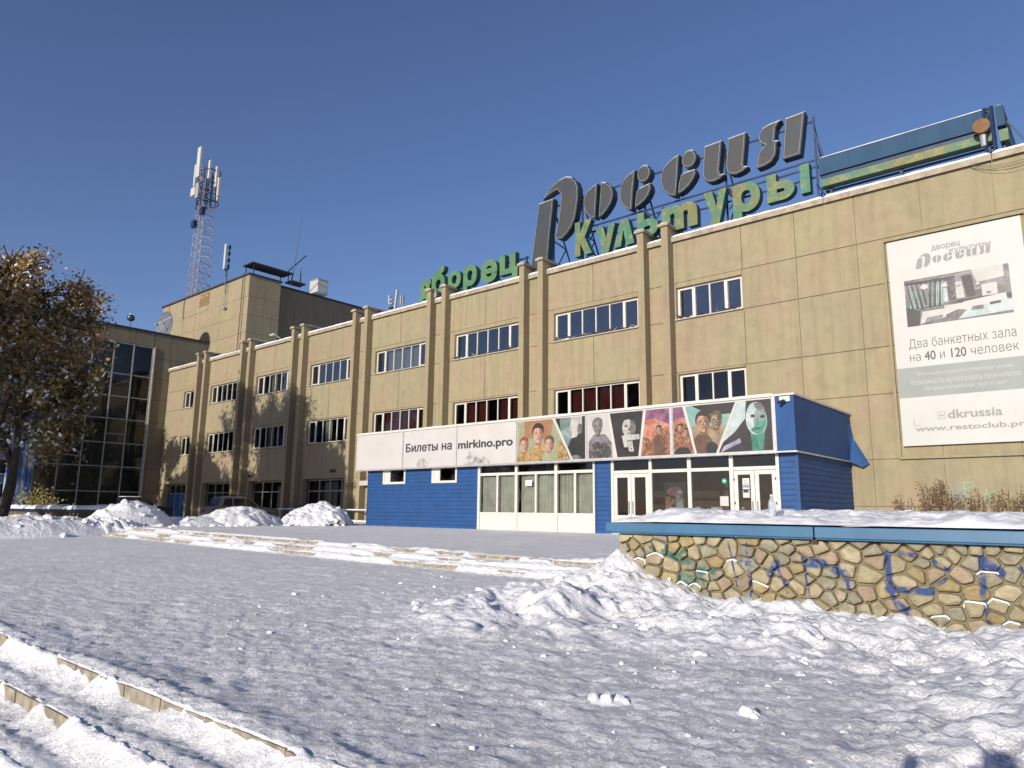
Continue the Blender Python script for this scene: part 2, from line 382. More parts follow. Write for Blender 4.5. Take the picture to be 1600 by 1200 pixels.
# snow piles that stand apart
def blob_pile(name, label, cx, cy, rx, ry, h, zb, rot=0, sd=0, ridge=0, grp=None, shape=None):
    n = 90; u = np.linspace(-1, 1, n); A, B = np.meshgrid(u, u)
    q = np.hypot(A, B); jag = 1+.45*(fbm(A*2+sd, B*2+sd, 3)-.5); q = q*jag
    H = np.clip(1-q**1.7, 0, 1)**.75
    if shape: H = H*shape(A, B)
    H = H*h*(1+.35*(fbm(A*4+sd, B*4, 4, .6)-.5))+.10*h*(fbm(A*14+sd, B*14, 3, .6)-.5)*(q < 1)-.08*(q >= 1)
    if ridge: H = H-.05*np.abs(np.sin(B*11+fbm(A*3, B*3, 2)*2))*(q < .95)
    c, s_ = math.cos(rot), math.sin(rot); Xw = cx+(A*rx)*c-(B*ry)*s_; Yw = cy+(A*rx)*s_+(B*ry)*c
    V = np.stack([Xw, Yw, zb+H], -1).reshape(-1, 3)
    F = [(r_*n+k, r_*n+k+1, (r_+1)*n+k+1, (r_+1)*n+k) for r_ in range(n-1) for k in range(n-1)]
    o = link(name, mesh(name, V, F, M['snow'], smooth=True), label=label, cat='snow pile', group=grp); return o
g = 'shovelled snow piles beside the car park'
blob_pile('snow_pile', 'broad shovelled snow pile in front of the pale estate car', -30.6, 16.9, 1.9, 2.1, .88, -.80, 0, 3, 0, g)
blob_pile('snow_pile', 'pointed shovelled snow pile nearest the blue entrance annex', -29.9, 20.3, 1.8, 2.0, 1.40, -.78, .15, 8, 1, g, lambda A, B: .55+.5*np.clip(B+.4, 0, .7))

# loose chunks of snow
def chunks():
    V = []; F = []
    def lump(x, y, z, r):
        k = len(V); n = 8; ph = random.random()*6; sx_, sy_ = random.uniform(.8, 1.5), random.uniform(.7, 1.1)
        for zf_, rf in ((-.5, .9), (.05, 1.05), (.42, .82), (.68, .42)):
            for i in range(n):
                a = ph+i*6.2832/n; q = rf*r*random.uniform(.68, 1.25); V.append((x+math.cos(a)*q*sx_, y+math.sin(a)*q*sy_, z+zf_*r*random.uniform(.85, 1.15)))
        V.append((x, y, z+r*.74))
        for l_ in range(3):
            for i in range(n): j = (i+1) % n; F.append((k+l_*n+i, k+l_*n+j, k+(l_+1)*n+j, k+(l_+1)*n+i))
        for i in range(n): F.append((k+3*n+i, k+3*n+(i+1) % n, k+4*n))
    pts = []
    for i in range(1100):
        if random.random() < .62:
            x = random.uniform(-8, .6); y = 9-abs(random.gauss(0, 2.2))
            if y < 3 or x < -8.2+(9-y)*.6: continue
        else: x = random.uniform(-10, .6); y = random.uniform(2.6, 10)
        pts.append((x, y))
    pa = np.array(pts); zz = ground_z(pa[:, 0], pa[:, 1])
    for (x, y), z in zip(pts, zz):
        d = 9-y; r = (.006+random.random()**7*.055*(1.0 if d < 3 else .4)); lump(x, y, float(z), r)
    for x, y, r in ((-2.93, 4.45, .05), (-2.86, 4.5, .045), (-3.02, 4.42, .042), (-2.80, 4.48, .03), (-2.05, 4.75, .05), (-2.0, 4.72, .03)): lump(x, y, float(ground_z(np.array([x]), np.array([y]))[0])+.01, r)
    for i in range(240):
        a = random.random()*6.28; q = random.random()**.5*1.4; cy = random.choice((8.5, 12.3, 15, 17, 20))
        x = -29.4+q*math.cos(a)*1.2; y = cy+q*math.sin(a)*2; lump(x, y, float(ground_z(np.array([x]), np.array([y]))[0]), .03+random.random()**3*.14)
    return mesh('snow_chunks', V, F, M['snow'])
link('snow_chunks', chunks(), kind='stuff', label='loose chunks of snow scattered over the bank and plaza', cat='snow')

# ---------------------------------------------------------------- the palace: long tan facade
YF = 27.8; XL = -64.4; XR = 7.0; BAY = 7.05
pal = thing('culture_palace', 'long tan three-storey hall with paired pillars and white ribbon windows', 'building', (0, YF, 0))
def loc(o): o.location.y -= YF; return o
MESHC = {}
def panel(x0, x1, z0, z1, y=YF, g=.013, parent=pal, mat=None, t=.055):
    key = ('p', round(x1-x0, 2), round(z1-z0, 2), t, id(mat))
    if key not in MESHC: MESHC[key] = MB().box(g, x1-x0-g, 0, t, g, z1-z0-g).mesh('wall_panel', mat or M['wall'])
    return link('wall_panel', MESHC[key], parent, loc=(x0, y-YF+random.uniform(0, .006), z0))
ZR = [-.95, .32, 1.97, 4.29, 6.0, 8.33, 10.03, 12.02]
WU, WL = (8.37, 9.81), (4.36, 5.92)
GTOP = 1.99
Rk = [-14.55-BAY*k for k in range(7)]                 # right edge of the right pillar of pair k
core = MB()                                            # solid wall behind the panels, with the openings left free
holes = []
WIN = []
for k in range(7):
    r_ = Rk[k]
    x1 = r_+5.49 if k else -11.4
    for z0, z1, lvl in ((*WU, 'u'), (*WL, 'l')):
        a, b = (r_+.38, r_+5.2) if k else (-14.45, -11.46)
        holes.append((a, b, z0, z1)); WIN.append((k, lvl, a, b, z0, z1))
for z0, z1, lvl in ((*WU, 'u'), (*WL, 'l')):
    holes.append((-61.15, -58.75, z0, z1)); WIN.append((7, lvl, -61.15, -58.75, z0, z1))
GO = [(-63.3, -59.0)]+[(Rk[k]+.28, Rk[k]+5.2) for k in (6, 5, 4)]
for a, b in GO: holes.append((a, b, -.95, GTOP))
cx = sorted({XL, XR}|{h[0] for h in holes}|{h[1] for h in holes}); cz = sorted({-1.4, 12.0}|{h[2] for h in holes}|{h[3] for h in holes})
for i in range(len(cx)-1):
    j0 = 0
    for j in range(len(cz)):
        xm = (cx[i]+cx[i+1])/2
        inside = j < len(cz)-1 and any(h[0] < xm < h[1] and h[2] < (cz[j]+cz[j+1])/2 < h[3] for h in holes)
        if inside or j == len(cz)-1:
            if cz[j] > cz[j0]: core.box(cx[i], cx[i+1], YF+.055, YF+.40, cz[j0], cz[j])
            j0 = j+1
loc(core.obj('wall', M['wall'], pal))
def row(xa, xb, z0, z1, skip):
    x = xa
    for a, b in sorted(skip)+[(xb, xb)]:
        if a-x > .03: panel(x, a, z0, z1)
        x = max(x, b)
for k in range(7):
    r_ = Rk[k]; e = r_+5.49 if k else -11.4; mid = (r_+e)/2 if k else None
    for a, b in (((r_, mid), (mid, e)) if mid else ((r_, e),)):
        panel(a, b, WU[1]+.02, ZR[7]) if False else panel(a, b, ZR[6], ZR[7]); panel(a, b, ZR[4], ZR[5])
    for (z0, z1), wz in (((ZR[5], ZR[6]), WU), ((ZR[3], ZR[4]), WL)):
        a, b = (r_+.38, r_+5.2) if k else (-14.45, -11.46)
        panel(r_, a, z0, z1); 
        if e-b > .1: panel(b, e, z0, z1)
        if z1-wz[1] > .05: panel(a, b, wz[1]+.0, z1, g=.004)
        if wz[0]-z0 > .03: panel(a, b, z0, wz[0], g=.004)
    if k in (6, 5, 4):
        for a, b in ((r_, mid), (mid, e)): panel(a, b, ZR[2]+.02, ZR[3])
        panel(r_, r_+.28, ZR[0], ZR[2]); panel(r_+5.2, e, ZR[0], ZR[2])
    else:
        for a, b in (((r_, mid), (mid, e)) if mid else ((r_, e),)):
            panel(a, b, ZR[2], ZR[3]); panel(a, b, ZR[1], ZR[2]); panel(a, b, ZR[0], ZR[1])
    for i in range(7): panel(r_-1.23, r_-.33, ZR[i], ZR[i+1])
# left end bay
for z0, z1 in ((ZR[6], ZR[7]), (ZR[4], ZR[5]), (ZR[2]+.02, ZR[3])): panel(XL, -61.15, z0, z1); panel(-61.15, Rk[6]-1.56, z0, z1)
for (z0, z1), wz in (((ZR[5], ZR[6]), WU), ((ZR[3], ZR[4]), WL)):
    panel(XL, -61.15, z0, z1); panel(-58.75, Rk[6]-1.56, z0, z1); panel(-61.15, -58.75, wz[1], z1, g=.004)
    if wz[0]-z0 > .03: panel(-61.15, -58.75, z0, wz[0], g=.004)
panel(XL, -63.3, ZR[0], ZR[2]); panel(-59.0, Rk[6]-1.56, ZR[0], ZR[2])
# blank right-hand stretch
cols = [-11.4, -9.2, -6.95, -4.75, -2.55, -.35, 1.85, 4.05, 6.25]
for i in range(8):
    for j in range(7): panel(cols[i], cols[i+1], ZR[j], ZR[j+1])
# pillars, caps, coping, snow on top
pm = MB().box(-.33, 0, -.45, .02, -1.2, 12.05).box(-.33, 0, -.45, 1.25, 12.05, 12.62).mesh('pillar', M['pillar'])
pc = MB().box(-.42, .09, -.55, 1.33, 12.62, 12.74).mesh('pillar_cap', M['coping'])
psn = None
def snowcap(x0, x1, y0, y1, z, h, name='snow_cap', parent=pal, seed=0, dx=.12, off=YF, ovr=.02):
    nx = max(3, int((x1-x0)/dx)+1); prof = [(y0-ovr, 0), (y0-ovr*.6, .5), (y0+.09*(y1-y0), .9), (y0+.3*(y1-y0), 1), (y1-.2*(y1-y0), 1), (y1, .1)]
    X = np.linspace(x0, x1, nx); V = []; 
    hh = fbm(X*1.1+seed, X*0+seed*3.1, 4, .6); ends = np.minimum(1, np.minimum(X-x0, x1-X)/.12+.25)
    for i in range(nx):
        q = h*(.45+1.0*hh[i])*ends[i]
        for (yy, f) in prof: V.append((X[i], yy-off+(.02*(hh[i]-.5) if f < 1 else 0), z+f*q))
    n = len(prof); F = [(i*n+j, (i+1)*n+j, (i+1)*n+j+1, i*n+j+1) for i in range(nx-1) for j in range(n-1)]
    F += [tuple(range(n)), tuple((nx-1)*n+j for j in reversed(range(n)))]
    return link(name, mesh(name, V, F, M['snow_clean'], smooth=True), parent)
for k in range(7):
    for q in (0, -1.23):
        p = link('pillar', pm, pal, loc=(Rk[k]+q, 0, 0)); link('pillar_cap', pc, p)
        s_ = snowcap(-.40, .07, YF-.53, YF+1.3, 12.735, .06, parent=p, seed=k+q)
seg = [(XL+.0, Rk[6]-1.57)]+[x for k in range(6, -1, -1) for x in ((Rk[k]-1.22, Rk[k]-.34), (Rk[k]+.01, Rk[k]+5.48 if k else XR))]
for a, b in seg:
    if b-a > 8: parts = [(a, -8.0), (-7.98, -2.5), (-2.48, b)]
    else: parts = [(a, b)]
    for i, (c, d) in enumerate(parts):
        MB().box(c, d, -.14, .5, 12.03, 12.15).box(c, d, -.14, -.12, 11.93, 12.03).obj('coping', M['coping'], pal)
        snowcap(c+.01, d-.01, YF-.13, YF+.6, 12.146, .13, seed=c, dx=.1)
loc(MB().box(XL+.1, XR, YF+.45, 62, 11.6, 11.95).obj('roof', M['snow_clean'], pal))
loc(MB().box(XR-.3, XR, YF+.4, 62, -1.4, 11.6).box(XL+.1, XR, 61.6, 62, -1.4, 11.6).obj('rear_wall', M['wall'], pal))
# interior backing behind the windows: floors and walls of the rooms
ib = MB()
for z in (-.95, 3.3, 7.3, 11.4): ib.box(XL+.3, XR-.3, YF+.42, YF+5, z-.15, z)
ib.box(XL+.3, XR-.3, YF+5, YF+5.15, -1, 11.4)
for k in range(8): ib.box(-14.9-BAY*k-.6, -14.9-BAY*k-.45, YF+.42, YF+5, -1, 11.4)
loc(ib.obj('interior_walls', M['interior2'], pal))
def curtain(x0, x1, z0, z1, y, mat, parent, amp=.035, per=.16, open_=0):
    n = max(6, int((x1-x0)/.03)); V = []; ph = random.random()*6
    for i in range(n+1):
        x = x0+(x1-x0)*i/n; yy = y+amp*math.sin(x/per*6.28+ph+1.5*math.sin(x*3.1+ph))+.01*random.random()
        V += [(x, yy, z0), (x, yy+.01*math.sin(x*9), z1)]
    F = [(2*i, 2*i+2, 2*i+3, 2*i+1) for i in range(n)]
    return link('curtain', mesh('curtain', V, F, mat, smooth=True), parent)
def window(x0, x1, z0, z1, n, Y, gl, parent, off, recess=.16, fr=.06, mul=.055, curt=None, sill=True, wide=(), label=None):
    W = link('window', MB().box(x0, x1, Y+recess, Y+recess+.07, z0, z0+fr).box(x0, x1, Y+recess, Y+recess+.07, z1-fr, z1)
        .box(x0, x0+fr, Y+recess, Y+recess+.07, z0+fr, z1-fr).box(x1-fr, x1, Y+recess, Y+recess+.07, z0+fr, z1-fr).mesh('window', M['white']), parent, label)
    W.location.y = -off
    L = (x1-x0-2*fr+mul)/n
    fm = MB()
    for i in range(n):
        a = x0+fr+i*L; b = a+L-mul
        if i: 
            e = .035 if i in wide else 0
            MB().box(a-mul-e, a+e, Y+recess-.005, Y+recess+.065, z0+fr, z1-fr).obj('mullion', M['white'], W)
        if i in (0, n-1) and n > 2:      # opening sashes
            fm = MB()
            for q in ((a, a+.05, z0+fr, z1-fr), (b-.05, b, z0+fr, z1-fr), (a+.05, b-.05, z0+fr, z0+fr+.05), (a+.05, b-.05, z1-fr-.05, z1-fr)): fm.box(q[0]+.001, q[1]-.001, Y+recess-.012, Y+recess+.04, q[2]+.001, q[3]-.001)
            fm.obj('sash', M['white'], W)
        MB().poly([(a, Y+recess+.045+random.uniform(-.004, .004), z0+fr), (b, Y+recess+.045, z0+fr), (b, Y+recess+.045+random.uniform(-.004, .004), z1-fr), (a, Y+recess+.045, z1-fr)]).obj('pane', gl, W)
        if curt and curt[i]:
            curtain(a-.02, b+.02, z0, z1-.02, Y+recess+.22, curt[i], W)
    if sill: MB().box(x0-.05, x1+.03, Y-.11, Y+recess, z0-.05, z0-.012).obj('sill', M['sill'], W)
    return W
rd, wh = M['curtain_red'], M['curtain_white']
for k, lvl, a, b, z0, z1 in WIN:
    n = 4 if k == 0 else (3 if k == 7 else 6)
    if lvl == 'u':
        cu = {3: [None, wh, wh, wh, wh, None], 2: None, 1: None, 0: None, 4: None, 5: [None, None, wh, None, None, wh]}.get(k); gl = M['glass_up']
    else:
        cu = {0: None, 1: [None, rd, rd, rd, rd, None], 2: [None, rd, rd, None, rd, rd], 3: [None, rd, rd, rd, rd, rd], 6: None}.get(k); gl = M['glass_dark']
        if k in (4, 5): cu = [None, None, M['curtain'], None, None, M['curtain']]
    window(a, b, z0, z1, n, YF, gl, pal, YF, curt=cu, wide=(1, n-1) if n > 3 else ())
# ground-floor glazing in the recesses on the left
for i, (a, b) in enumerate(GO):
    W = link('storefront', MB().box(a, b, YF+.5, YF+.56, GTOP-.1, GTOP-.02).box(a, b, YF+.5, YF+.56, 1.18, 1.24).box(a, b, YF+.5, YF+.56, -.9, -.8)
        .mesh('storefront', M['galv']), pal); W.location.y = -YF
    n = 4; mm = MB()
    for j in range(n+1):
        x = a+(b-a)*j/n; MB().box(x-.03, x+.03, YF+.5, YF+.57, -.9, GTOP-.05).obj('mullion', M['galv'], W)
    for j in range(n):
        x = a+(b-a)*j/n; y = a+(b-a)*(j+1)/n
        MB().poly([(x+.03, YF+.54, -.8), (y-.03, YF+.54, -.8), (y-.03, YF+.54, 1.18), (x+.03, YF+.54, 1.18)]).obj('pane', M['glass_dark'] if i else M['blue2'], W)
        MB().poly([(x+.03, YF+.54, 1.24), (y-.03, YF+.54, 1.24), (y-.03, YF+.54, 1.9), (x+.03, YF+.54, 1.9)]).obj('pane', M['glass_dark'], W)
    if i == 3:
        curtain(a+.1, a+1.0, -.8, 1.9, YF+.75, rd, W, .05, .25); curtain(a+1.5, a+3.0, -.8, 1.8, YF+.75, M['curtain'], W, .05, .25); curtain(a+3.3, b-.2, -.8, 1.8, YF+.8, M['curtain'], W, .05, .25)
    if i == 2: curtain(a+2.8, b-.4, -.8, 1.6, YF+.8, M['curtain'], W, .05, .3)
    MB().box(a, b, YF+.40, YF+.5, GTOP, GTOP+.3).box(a, b, YF+.4, YF+.6, -1.1, -.9).obj('lintel', M['interior'], W)

# small fittings on the facade
def fitting(x, z, label, cat='wall lamp'):
    t = thing('wall_lamp', label, cat, (x, YF, z))
    MB().box(-.05, .05, -.05, 0, -.08, .08).bar((0, -.05, 0), (0, -.22, .06), .02).obj('bracket', M['black'], t)
    MB().bar((0, -.22, .08), (0, -.30, -.08), .07, .11, 10).obj('lamp_shade', M['black'], t)
fitting(-61.9, 2.35, 'small dark lamp on the wall above the blue ground-floor door')
fitting(-49.0, 2.38, 'small dark lamp on the wall above the second shop window from the annex')
fitting(-38.9, 2.45, 'small dark lamp on the wall just left of the annex roof')
wl = thing('cable', 'thin loose wires looping under the roof edge at the top right', 'cable', (0, YF, 0))
wb = MB()
for s_ in (.28, .36, .5):
    p = [Vector((-3.1+2.4*t, -.16-.03*s_, 11.92-s_*math.sin(math.pi*t)**.8)) for t in np.linspace(0, 1, 14)]
    for a, b in zip(p, p[1:]): wb.bar(a, b, .009, n=4)
wb.obj('wire', M['black'], wl)

# pigeons on the sills
def pigeon_meshes():
    b = MB()
    prof = [(-.17, .075, .012), (-.13, .075, .03), (-.06, .075, .058), (.02, .085, .066), (.08, .115, .052), (.105, .155, .030), (.125, .19, .030), (.15, .195, .022), (.165, .19, .008)]
    n = 7; V = []; 
    for x, z, r_ in prof:
        for i in range(n): a = 6.283*i/n; V.append((x, r_*math.cos(a)*.9, z+r_*math.sin(a)))
    F = [(i*n+j, i*n+(j+1) % n, (i+1)*n+(j+1) % n, (i+1)*n+j) for i in range(len(prof)-1) for j in range(n)]
    b.V = V; b.F = F+[tuple(reversed(range(n))), tuple((len(prof)-1)*n+j for j in range(n))]; b.M = [0]*len(b.F)
    b.box(-.26, -.13, -.025, .025, .055, .075); b.box(.165, .19, -.005, .005, .185, .192)
    b.bar((.02, .02, .03), (.02, .02, 0), .006, n=4); b.bar((.02, -.02, .03), (.02, -.02, 0), .006, n=4)
    return [b.mesh('pigeon', m) for m in (simple('dark_feathers', (.03, .03, .036), .7), simple('grey_feathers', (.11, .115, .13), .7))]
PG = pigeon_meshes()
def pigeons(xs_, wl_):
    for i, x in enumerate(xs_):
        o = link('pigeon', random.choice(PG+[PG[0]]), None, wl_[i] if isinstance(wl_, list) else wl_, 'pigeon', 'pigeons perched on the upper window sills', loc=(x, YF-.055, 8.358))
        o.rotation_euler.z = random.choice((0, 3.14, -1.2, -1.9, .5, 2.6))+random.uniform(-.3, .3); s_ = random.uniform(.85, 1.1); o.scale = (s_, s_, s_*random.uniform(.8, 1.15))
pigeons([-14.25, -13.95, -13.28, -12.55, -12.2, -12.0, -11.75], ['pigeon at the left end of the rightmost top window sill', 'pigeon second from the left on the rightmost top window sill', 'lone pigeon below the second pane of the rightmost top window', 'pigeon below the third pane of the rightmost top window, left of a pair', 'pigeon left of the mullion on the rightmost top window sill', 'pigeon right of the mullion on the rightmost top window sill', 'pigeon at the right end of the rightmost top window sill'])
ORD = ['first', 'second', 'third', 'fourth', 'fifth', 'sixth', 'seventh', 'eighth', 'ninth', 'tenth', 'eleventh', 'twelfth', 'thirteenth', 'fourteenth', 'fifteenth', 'sixteenth']
pigeons([-21.0, -20.8, -20.2, -19.95, -19.55, -19.25, -19.0, -18.75, -18.5, -18.1, -17.85, -17.6, -17.45, -17.15, -16.9, -16.65], [q+' pigeon from the left below the second top window from the right' for q in ORD])
pigeons([-28.05, -27.8, -26.7, -26.3, -25.85, -25.3, -24.85, -24.4, -24.1, -23.85], [q+' pigeon from the left below the third top window from the right' for q in ORD])

# graffiti on the facade
def strokes(name, segs, y, mat, parent=None, label=None, cat=None, wd=.03, off=0):
    b = MB()
    for (x0, z0), (x1, z1) in segs:
        d = Vector((x1-x0, 0, z1-z0)); n_ = Vector((-d.z, 0, d.x)).normalized()*wd/2; d = d.normalized()*wd*.3
        a = Vector((x0, y, z0))-d; c = Vector((x1, y, z1))+d
        b.poly([a-n_, c-n_, c+n_, a+n_]); y -= .0004
    return b.obj(name, mat, parent, label=label, cat=cat)
M['gr_blue'] = simple('faded_blue_spray', (.16, .26, .32), .8); M['gr_teal'] = simple('faded_teal_spray', (.22, .36, .27), .8)
gx = -4.62
gf = thing('graffiti', 'faded blue and teal scrawl on the tan wall below the banner', 'graffiti', (0, YF-.006, 0))
strokes('scrawl', [((gx, 1.15), (gx+.06, .42)), ((gx+.06, .42), (gx+.26, .50)), ((gx+.18, 1.15), (gx+.20, .48)), ((gx+.30, 1.12), (gx+.30, .55)), ((gx+.10, 1.1), (gx+.34, 1.08))], 0, M['gr_blue'], gf, wd=.028)
strokes('scrawl', [((gx+.36, 1.1), (gx+.40, .5)), ((gx+.36, 1.1), (gx+.6, 1.13)), ((gx+.6, 1.13), (gx+.66, .98)), ((gx+.66, .98), (gx+.38, .9)), ((gx+.4, .72), (gx+.68, .66)), ((gx+.4, .52), (gx+.6, .48)), ((gx+.92, .7), (gx+1.25, .86)), ((gx+1.0, .9), (gx+.9, .52)), ((gx+1.0, .72), (gx+1.12, .55))], -.003, M['gr_teal'], gf, wd=.024)

# ---------------------------------------------------------------- text helper
def text_poly(s, x0, x1, z0, z1, depth=0, bold=0, shear=0, fit='box', spacing=1.0):
    # outlines of the built-in font, unioned by winding number (its contours overlap), flat or extruded
    from mathutils.geometry import delaunay_2d_cdt
    cu = bpy.data.curves.new('t', 'FONT'); cu.body = s; cu.size = 1; cu.offset = bold; cu.shear = shear; cu.space_character = spacing
    cu.resolution_u = 5; cu.fill_mode = 'NONE'
    o = bpy.data.objects.new('t', cu); COL.objects.link(o); dg = bpy.context.evaluated_depsgraph_get()
    me = bpy.data.meshes.new_from_object(o.evaluated_get(dg)); COL.objects.unlink(o); bpy.data.objects.remove(o)
    co = np.array([v.co[:2] for v in me.vertices]); ed = [tuple(e.vertices) for e in me.edges]; bpy.data.meshes.remove(me)
    nxt = {}; adj = {}
    for p, q in ed: adj.setdefault(p, []).append(q); adj.setdefault(q, []).append(p)
    dirs = []; seen = set()                       # walk every loop in its vertex order
    for st_ in sorted(adj):
        if st_ in seen: continue
        cur, prev = st_, None; seen.add(cur)
        nb = sorted(adj[cur]); nx_ = cur+1 if cur+1 in nb else nb[0]
        while True:
            dirs.append((cur, nx_)); prev, cur = cur, nx_
            if cur == st_ or cur in seen: break
            seen.add(cur); c = [k for k in adj[cur] if k != prev]
            if not c: break
            nx_ = c[0]
    if bold:
        pv = {q: p for p, q in dirs}; nx2 = dict(dirs); area = sum(co[p][0]*co[q][1]-co[q][0]*co[p][1] for p, q in dirs); sg = 1 if area > 0 else -1
        new = co.copy()
        for k in nx2:
            if k not in pv: continue
            e1 = co[k]-co[pv[k]]; e2 = co[nx2[k]]-co[k]; e1 = e1/(np.linalg.norm(e1)+1e-9); e2 = e2/(np.linalg.norm(e2)+1e-9)
            n1 = np.array([e1[1], -e1[0]])*sg; n2 = np.array([e2[1], -e2[0]])*sg; b_ = n1+n2; L_ = np.linalg.norm(b_)
            b_ = b_/L_ if L_ > .3 else n1
            new[k] = co[k]+b_*bold/max(.5, float(b_ @ n1))
        co = new
    A = co[[d[0] for d in dirs]]; B = co[[d[1] for d in dirs]]
    r = delaunay_2d_cdt([Vector(p) for p in co], dirs, [], 1 if False else 0, 1e-5)
    vv, ff = r[0], r[2]; P2 = np.array([tuple(v) for v in vv]); T = np.array(ff)
    C = P2[T].mean(1); wn = np.zeros(len(C), int)
    for i in range(len(A)):
        ax, ay = A[i]; bx, by = B[i]
        if ay == by: continue
        cr = (bx-ax)*(C[:, 1]-ay)-(C[:, 0]-ax)*(by-ay)
        if by > ay: wn += ((C[:, 1] >= ay) & (C[:, 1] < by) & (cr > 0))
        else: wn -= ((C[:, 1] < ay) & (C[:, 1] >= by) & (cr < 0))
    T = T[wn != 0]; used = np.unique(T); lo_, hi_ = P2[used].min(0), P2[used].max(0)
    Xn = x0+(P2[:, 0]-lo_[0])/(hi_[0]-lo_[0])*(x1-x0); Zn = z0+(P2[:, 1]-lo_[1])/(hi_[1]-lo_[1])*(z1-z0)
    V = [(float(a_), -depth/2, float(b_)) for a_, b_ in zip(Xn, Zn)]; F = [tuple(int(k) for k in t) for t in T]
    if depth:
        n = len(V); V += [(v[0], depth/2, v[2]) for v in V]; cnt = {}
        for t in F:
            for i in range(3):
                e = (t[i], t[(i+1) % 3]); cnt[e] = 1
        F = F+[tuple(n+k for k in reversed(t)) for t in F]+[(q, p, n+p, n+q) for p, q in cnt if (q, p) not in cnt]
    return mesh('lettering', V, F)
def text(name, s, x0, x1, z0, z1, y, mat, parent, **k):
    me = text_poly(s, x0, x1, z0, z1, **k); me.materials.clear(); me.materials.append(mat); me.name = name
    return link(name, me, parent, loc=(0, y, 0))

# ---------------------------------------------------------------- blue entrance annex
YV = 22.3
ann = thing('entrance_annex', 'low blue-clad entrance annex with white sign band, white doors and curtained windows', 'entrance annex', (0, YV, 0))
def la(o): o.location.y -= YV; return o
ZF = -.78
BOARD = {}
def board(x0, x1, z0, z1, y=YV, east=False, mat=None):
    L = x1-x0; key = (round(L, 3), round(z1-z0, 3), east)
    if key not in BOARD:
        h = z1-z0; pr = [(0, 0), (-.012, .006), (-.018, h*.45), (-.004, h-.012), (0, h-.004)]      # lap profile (depth, height)
        V = []; F = []
        for l_ in (0.0, L):
            for d, z in pr+[(.03, h-.004), (.03, 0)]: V.append((l_, d, z) if not east else (-d, l_, z))
        n = 7; F = [(j, (j+1) % n, n+(j+1) % n, n+j) for j in range(n)]+[tuple(reversed(range(n))), tuple(range(n, 2*n))]
        if not east: F = [tuple(reversed(f)) for f in F]
        BOARD[key] = mesh('siding_board', V, [tuple(reversed(f)) for f in F], mat or M['blue'])
    o = link('siding_board', BOARD[key], ann, loc=(x0, 0, z0) if not east else (y, x0-YV, z0)); return o
zb_ = np.linspace(ZF, 1.94, 17)
SW = [(-27.30, -25.68, 1.22), (-23.90, -22.30, 1.22)]
for j in range(16):
    z0, z1 = zb_[j], zb_[j+1]
    cuts = [(a, b) for a, b, zs in SW if z1 > zs+.05]
    x = -28.42
    for a, b in cuts+[(-21.06, -21.06)]:
        if a-x > .05: board(x, a, z0, z1)
        x = b
    board(-15.05, -14.42, z0, z1); board(-8.26, -7.72, z0, z1)
    for a, b in ((YV+.02, 24.9), (24.92, YF-.02)): board(a, b, z0, z1, -7.70, True)
la(MB().box(-28.40, -21.06, YV+.03, YV+.16, ZF-.5, 1.22).box(-28.40, -27.30, YV+.03, YV+.16, 1.22, 1.93).box(-25.68, -23.9, YV+.03, YV+.16, 1.22, 1.93).box(-22.3, -21.06, YV+.03, YV+.16, 1.22, 1.93)
   .box(-15.04, -14.43, YV+.03, YV+.3, ZF-.5, 1.93).box(-8.25, -7.74, YV+.03, YV+.2, ZF-.5, 1.93).box(-7.86, -7.73, YV+.2, YF, ZF-.5, 1.93).box(-28.40, -28.25, YV+.16, YF, ZF-.5, 1.93).obj('wall', M['blue2'], ann))
for x in (-28.42, -21.10, -15.08, -14.45, -8.28):
    la(MB().box(x-.02, x+.05, YV-.03, YV+.03, ZF, 1.94).obj('corner_trim', M['blue'], ann))
la(MB().box(-7.76, -7.665, YV-.035, YV+.06, ZF, 1.94).obj('corner_trim', M['blue'], ann))
# small high windows
for a, b, zs in SW:
    W = link('window', MB().box(a, b, YV-.03, YV+.06, zs, zs+.10).box(a, a+.10, YV-.03, YV+.06, zs+.10, 1.93).box(b-.10, b, YV-.03, YV+.06, zs+.10, 1.93).box(a+.1, b-.1, YV-.03, YV+.06, 1.86, 1.93)
        .mesh('window', M['white']), ann); W.location.y = -YV
    MB().box(a+.10, a+.52, YV-.01, YV+.04, zs+.10, 1.86).obj('sash', M['white'], W)
    MB().poly([(a+.52, YV+.03, zs+.1), (b-.1, YV+.03, zs+.1), (b-.1, YV+.03, 1.86), (a+.52, YV+.03, 1.86)]).obj('pane', M['glass_dark'], W)
